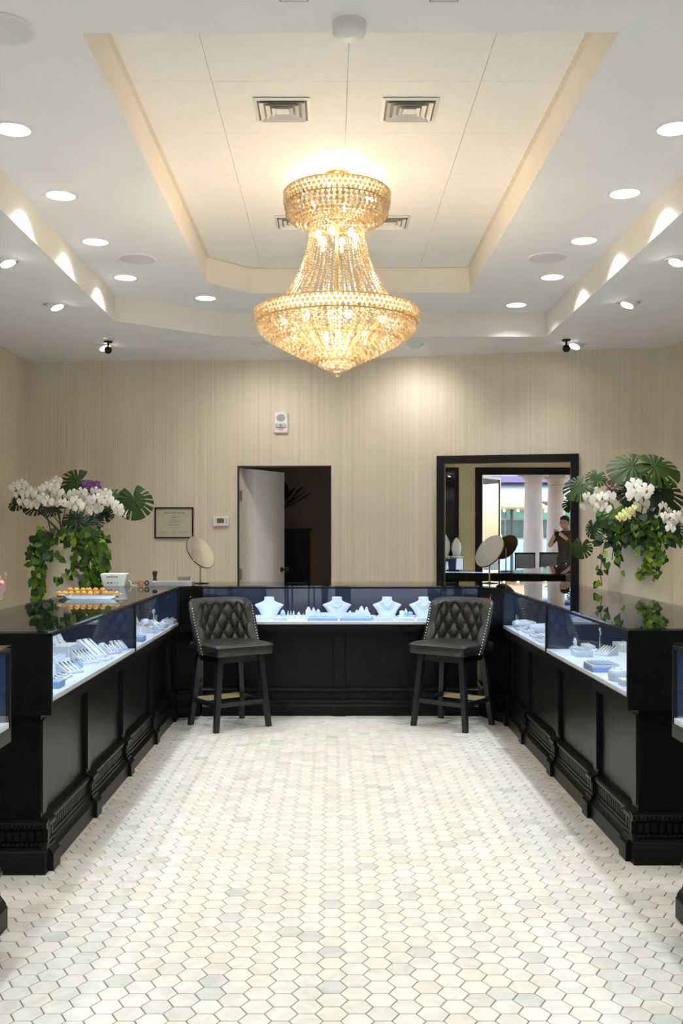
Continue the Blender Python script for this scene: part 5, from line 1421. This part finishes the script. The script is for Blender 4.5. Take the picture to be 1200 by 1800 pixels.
# pink flowers at the left picture edge
t = thing('pink_flowers', 'pink ruffled flower head in a bud vase at the left picture edge', 'flowers', (-1.655, 4.84, ZT))
MB().lathe([(.022, 0), (.026, .01), (.02, .05), (.012, .075), (.014, .085)], 18, cap=True).build('vase', MATS['glass'], t, True)
MB().tube([(0, 0, .005), (0, 0, .08), (-.02, 0, .13)], .004, 6).build('stem', stemm, t)
rn = random.Random(8); pm = MB(); 
pet = MB(); pet._add([(0, 0, 0), (.5, .4, .1), (.45, .9, .0), (.1, 1.05, -.08), (-.3, 1.0, .02), (-.5, .5, .1), (0, .5, .22)], [(0, 1, 6), (1, 2, 6), (2, 3, 6), (3, 4, 6), (4, 5, 6), (5, 0, 6)])
petm = pet.mesh('petal', pinkm, True)
for k in range(110):
    v = Vector((rn.gauss(0, 1), rn.gauss(0, 1), rn.gauss(0, 1) * .8)).normalized(); c = Vector((-.01, 0, .145)) + v * rn.uniform(.02, .078)
    inst('petal', petm, t, M=basis(c, v + Vector((rn.uniform(-.5, .5), rn.uniform(-.5, .5), rn.uniform(-.5, .5))), Vector((rn.gauss(0, 1), rn.gauss(0, 1), rn.gauss(0, 1))), rn.uniform(.03, .05)))
t = put('ring_dome', 'pale blue tapered ring holder under the glass at the near end of the left case', 'ring stand', None, case_LN, .14, .36)
MB().stack([(ell(.05, .05), 0), (ell(.048, .048), .02), (ell(.04, .04), .12), (ell(.034, .034), .128)]).build('holder', dispb, t, True)
MB().torus((0, 0, .10), .042, .002, 24, 6).build('ring_band', silver, t, True)

# ------------------------------------------------------------------ things on the walls
def wallM(u, v, Mw, tx0=None):
    # point on the back-left wall plane at picture position (u, v), as local wall matrix
    inv = Mw.inverted(); d_ = Vector(((u - CU) / F, 1, -(v - CV) / F)); o_ = Vector((0, 0, CAMH))
    a = inv @ o_; b = inv.to_3x3() @ d_; k = -a.y / b.y; q = a + b * k
    return q
def wthing(name, label, cat, u, v, Mw):
    q = wallM(u, v, Mw); t = thing(name, label, cat); t.matrix_basis = Mw @ Matrix.Translation(q); return t
S9 = 9.53 / F
t = wthing('framed_certificate', 'framed cream certificate in a thin black frame on the back wall', 'certificate', 306, 919, MBL)
hw, hh = 34 * S9, 27.2 * S9
f = MB(); fr = .012
f.box(-hw, hw, -.018, 0, hh - fr, hh).box(-hw, hw, -.018, 0, -hh, -hh + fr).box(-hw, -hw + fr, -.018, 0, -hh + fr, hh - fr).box(hw - fr, hw, -.018, 0, -hh + fr, hh - fr)
f.build('frame', blackm, t)
MB().box(-hw + fr, hw - fr, -.008, 0, -hh + fr, hh - fr).build('paper', mat('cream_paper', (.72, .64, .50), .7, var=.03), t)
ink = mat('faded_ink', (.36, .29, .20), .8)
def line(cx, cz, w_, h_): 
    l = MB(); rn = random.Random(int(cz * 1e4)); x = cx - w_ / 2
    while x < cx + w_ / 2 - .002:
        k = rn.uniform(.006, .02); k = min(k, cx + w_ / 2 - x); l.box(x, x + k, -.0086, -.008, cz - h_ / 2, cz + h_ / 2); x += k + .003
    l.build('print_line', ink, t)
for cz, w_, h_ in ((.095, .20, .009), (.072, .05, .004), (.052, .05, .008), (.027, .08, .003), (.013, .11, .003), (0, .09, .003), (-.022, .10, .008), (-.046, .09, .003)): line(0, cz, w_, h_)
line(-.10, -.088, .06, .004); line(.09, -.088, .09, .004)
MB().lathe([(.0001, .001), (.016, .001), (.017, 0)], 20, Matrix.Translation((0, -.008, -.093)) @ Matrix.Rotation(PI / 2, 4, 'X'), cap=False).build('seal', mat('gold_seal', (.62, .52, .28), .5), t)
MB().box(-hw + fr, hw - fr, -.0125, -.0115, -hh + fr, hh - fr).build('glazing', MATS['glass'], t)
t = wthing('thermostat', 'white wall thermostat with a small grey screen, left of the door', 'thermostat', 388, 916.5, MBL)
MB().rbox(-.076, .076, -.047, .047, 0, .022, .006, Matrix.Rotation(PI / 2, 4, 'X')).build('housing', white_pl, t)
MB().box(-.034, .034, -.0235, -.021, -.017, .028).build('screen', mat('lcd', (.14, .14, .09), .3, var=.1), t)
for z in (.012, -.012): MB().box(.05, .062, -.0245, -.022, z - .006, z + .006).build('button', grey_pl, t)
t = wthing('fire_alarm', 'white fire alarm horn strobe high on the wall above the door', 'fire alarm', 494, 743, MBL)
a_ = Matrix.Rotation(PI / 2, 4, 'X')
MB().rbox(-.066, .066, -.100, .100, 0, .035, .010, a_).build('housing', white_pl, t)
MB().lathe([(.0001, .002), (.040, .002), (.042, 0)], 28, Matrix.Translation((0, -.035, .042)) @ a_ @ Matrix.Diagonal((1, .85, 1, 1)), cap=False).build('horn_grille', mat('grille_grey', (.46, .43, .41), .8), t)
for k in range(5): MB().box(-.03, .03, -.0385, -.037, .018 + k * .012, .021 + k * .012).build('grille_slot', grey_pl, t)
MB().rbox(-.050, .050, -.052, -.012, .033, .050, .008, a_).build('strobe_lens', mat('clear_lens', (.55, .55, .53), .1, var=.3, scale=60), t)
MB().box(-.008, .008, -.054, -.05, -.045, -.02).build('strobe_tube', grey_pl, t)
text_mesh('FIRE', .026, mat('red_ink', (.35, .06, .05), .6), Matrix.Translation((0, -.036, -.072)) @ a_, t)

# wall mirror
t = thing('wall_mirror', 'large square black framed wall mirror at the right', 'mirror'); t.matrix_basis = MBR
s0 = wallM(768, 900, MBR).x; s1 = wallM(1017, 900, MBR).x; zt_ = wallM(890, 800, MBR).z; fw = .068; zb0 = .80
f = MB(); frame_rect(f, s0, s1, zb0, zt_, fw, -.05, -.001, Matrix.Identity(4)); f.build('mirror_frame', blackm, t)
f = MB(); frame_rect(f, s0 + fw, s1 - fw, zb0 + fw, zt_ - fw, .008, -.035, -.001, Matrix.Identity(4)); f.build('frame_lip', mat('dark_gilt', (.10, .075, .04), .35, metal=.6), t)
MB()._add([(s0 + fw, -.012, zb0 + fw), (s1 - fw, -.012, zb0 + fw), (s1 - fw, -.012, zt_ - fw), (s0 + fw, -.012, zt_ - fw)], [(0, 1, 2, 3)]).build('mirror_glass', mirror, t)

# ------------------------------------------------------------------ the photographer (seen in the wall mirror)
per = thing('person', 'person in a dark T-shirt holding up a camera, reflected in the wall mirror', 'person', (0, -.42, 0), R(13))
skin = mat('skin', (.50, .30, .21), .5, var=.06); shirt = mat('dark_shirt', (.030, .022, .020), .85, var=.2); trou = mat('dark_trousers', (.022, .024, .03), .8, var=.2)
hair = mat('dark_hair', (.018, .011, .007), .6, var=.4, scale=60); shoe = mat('shoe', (.02, .02, .02), .5)
B = MB()
HD = Vector((0, .07, 1.575))
def limb(pts, rs): B.tube(pts, rs, 14); [B.ball(p, r * .99, 12, 8) for p, r in zip(pts, rs)]
# torso
B.stack([(ell(.155, .105), .84), (ell(.165, .115), .94), (ell(.15, .105), 1.06), (ell(.165, .112), 1.18), (ell(.185, .115), 1.30), (ell(.175, .10), 1.38), (ell(.09, .075), 1.43), (ell(.055, .06), 1.46)])
for s in (-1, 1):
    limb([Vector((s * .095, 0, .90)), Vector((s * .11, .01, .50)), Vector((s * .115, -.015, .09))], [.088, .058, .042])
    B.tube([(s * .115, -.06, .045), (s * .12, .04, .042), (s * .125, .16, .032)], [.04, .045, .03], 12)
limb([Vector((.17, 0, 1.365)), Vector((.255, .07, 1.13)), Vector((.07, .275, 1.335))], [.060, .046, .030])
limb([Vector((-.17, 0, 1.365)), Vector((-.27, .10, 1.17)), Vector((-.075, .28, 1.40))], [.060, .046, .030])
B.tube([(0, .0, 1.42), (0, .045, 1.50)], [.055, .05], 14)
# head with face
B.ball(HD + Vector((0, .0, .02)), .083, 20, 14, 1.18); B.ball(HD + Vector((0, .03, -.055)), .058, 16, 10, 1.0)
B.tube([HD + Vector((0, .075, .015)), HD + Vector((0, .108, -.03))], [.011, .015], 8)
B.tube([HD + Vector((-.022, .088, -.062)), HD + Vector((0, .095, -.061)), HD + Vector((.022, .088, -.062))], .007, 6)
B.tube([HD + Vector((-.05, .075, .035)), HD + Vector((0, .088, .032)), HD + Vector((.05, .075, .035))], .010, 6)
for s in (-1, 1): B.ball(HD + Vector((s * .084, .0, -.01)), .019, 8, 8, 1.5)
# hands: palm, four fingers, thumb closing on the camera body
for s, w_, dz in ((1, Vector((.07, .275, 1.335)), .02), (-1, Vector((-.075, .28, 1.40)), .0)):
    k_ = Vector((s * .055, .325, w_.z + .035))
    B.tube([w_, (w_ + k_) / 2, k_], [.028, .034, .030], 10)
    for i in range(4):
        z = k_.z + .025 - i * .017; ln = [.9, 1.0, .95, .75][i]
        B.tube([Vector((s * .060, .325, z)), Vector((s * .066, .325 + .03 * ln, z + .002)), Vector((s * .056, .325 + .052 * ln, z)), Vector((s * .034, .325 + .056 * ln, z - .002))], [.0105, .0098, .009, .0075], 8)
    B.tube([Vector((s * .055, .305, k_.z - .01)), Vector((s * .045, .292, k_.z + .012)), Vector((s * .026, .288, k_.z + .02))], [.012, .011, .009], 8)
me0 = B.mesh('body', [skin, shirt, trou, shoe, hair])
bo = bpy.data.objects.new('body_tmp', me0); COL.objects.link(bo)
rm = bo.modifiers.new('r', 'REMESH'); rm.mode = 'VOXEL'; rm.voxel_size = .0085
sm = bo.modifiers.new('s', 'SMOOTH'); sm.iterations = 2; sm.factor = .4
dg = bpy.context.evaluated_depsgraph_get(); me = bpy.data.meshes.new_from_object(bo.evaluated_get(dg)); bpy.data.objects.remove(bo)
me.materials.clear()
for m_ in (skin, shirt, trou, shoe): me.materials.append(m_)
for p_ in me.polygons:
    c = p_.center; i_ = 0
    if c.z < .075: i_ = 3
    elif c.z < .93: i_ = 2
    elif c.z < 1.435 and c.y < .13 and not (c.z < 1.155 and abs(c.x) > .205 and c.y > .085): i_ = 1
    if c.z > 1.44: i_ = 0
    if abs(c.x) > .19 and c.z < 1.22: i_ = 0 if c.z < 1.2 else i_
    p_.material_index = i_; p_.use_smooth = True
body = bpy.data.objects.new('body', me); COL.objects.link(body); body.parent = per
hm = MB(); hm.ball(HD + Vector((0, -.018, .045)), .092, 20, 14, 1.06); hm.ball(HD + Vector((0, .03, .085)), .062, 14, 8, .7)
hm.build('hair', hair, per, True)
for s in (-1, 1): MB().ball(HD + Vector((s * .032, .073, .012)), .0095, 10, 6).build('eye', mat('eye', (.05, .03, .02), .2), per, True)
cm = thing('handheld_camera', 'black camera held up by the person in the wall mirror', 'camera', Matrix.Rotation(R(13), 4, 'Z') @ Vector((0, .335, 1.375)) + Vector((0, -.42, 0)), R(13))
MB().rbox(-.062, .062, -.025, .022, -.04, .032, .006).build('camera_body', blackm, cm); MB().rbox(-.022, .022, -.02, .02, .03, .05, .006).build('viewfinder_hump', blackm, cm)
MB().lathe([(.030, .0), (.032, .015), (.030, .035), (.026, .036)], 24, Matrix.Translation((0, .02, -.003)) @ Matrix.Rotation(-PI / 2, 4, 'X')).build('lens', blackm, cm, True)
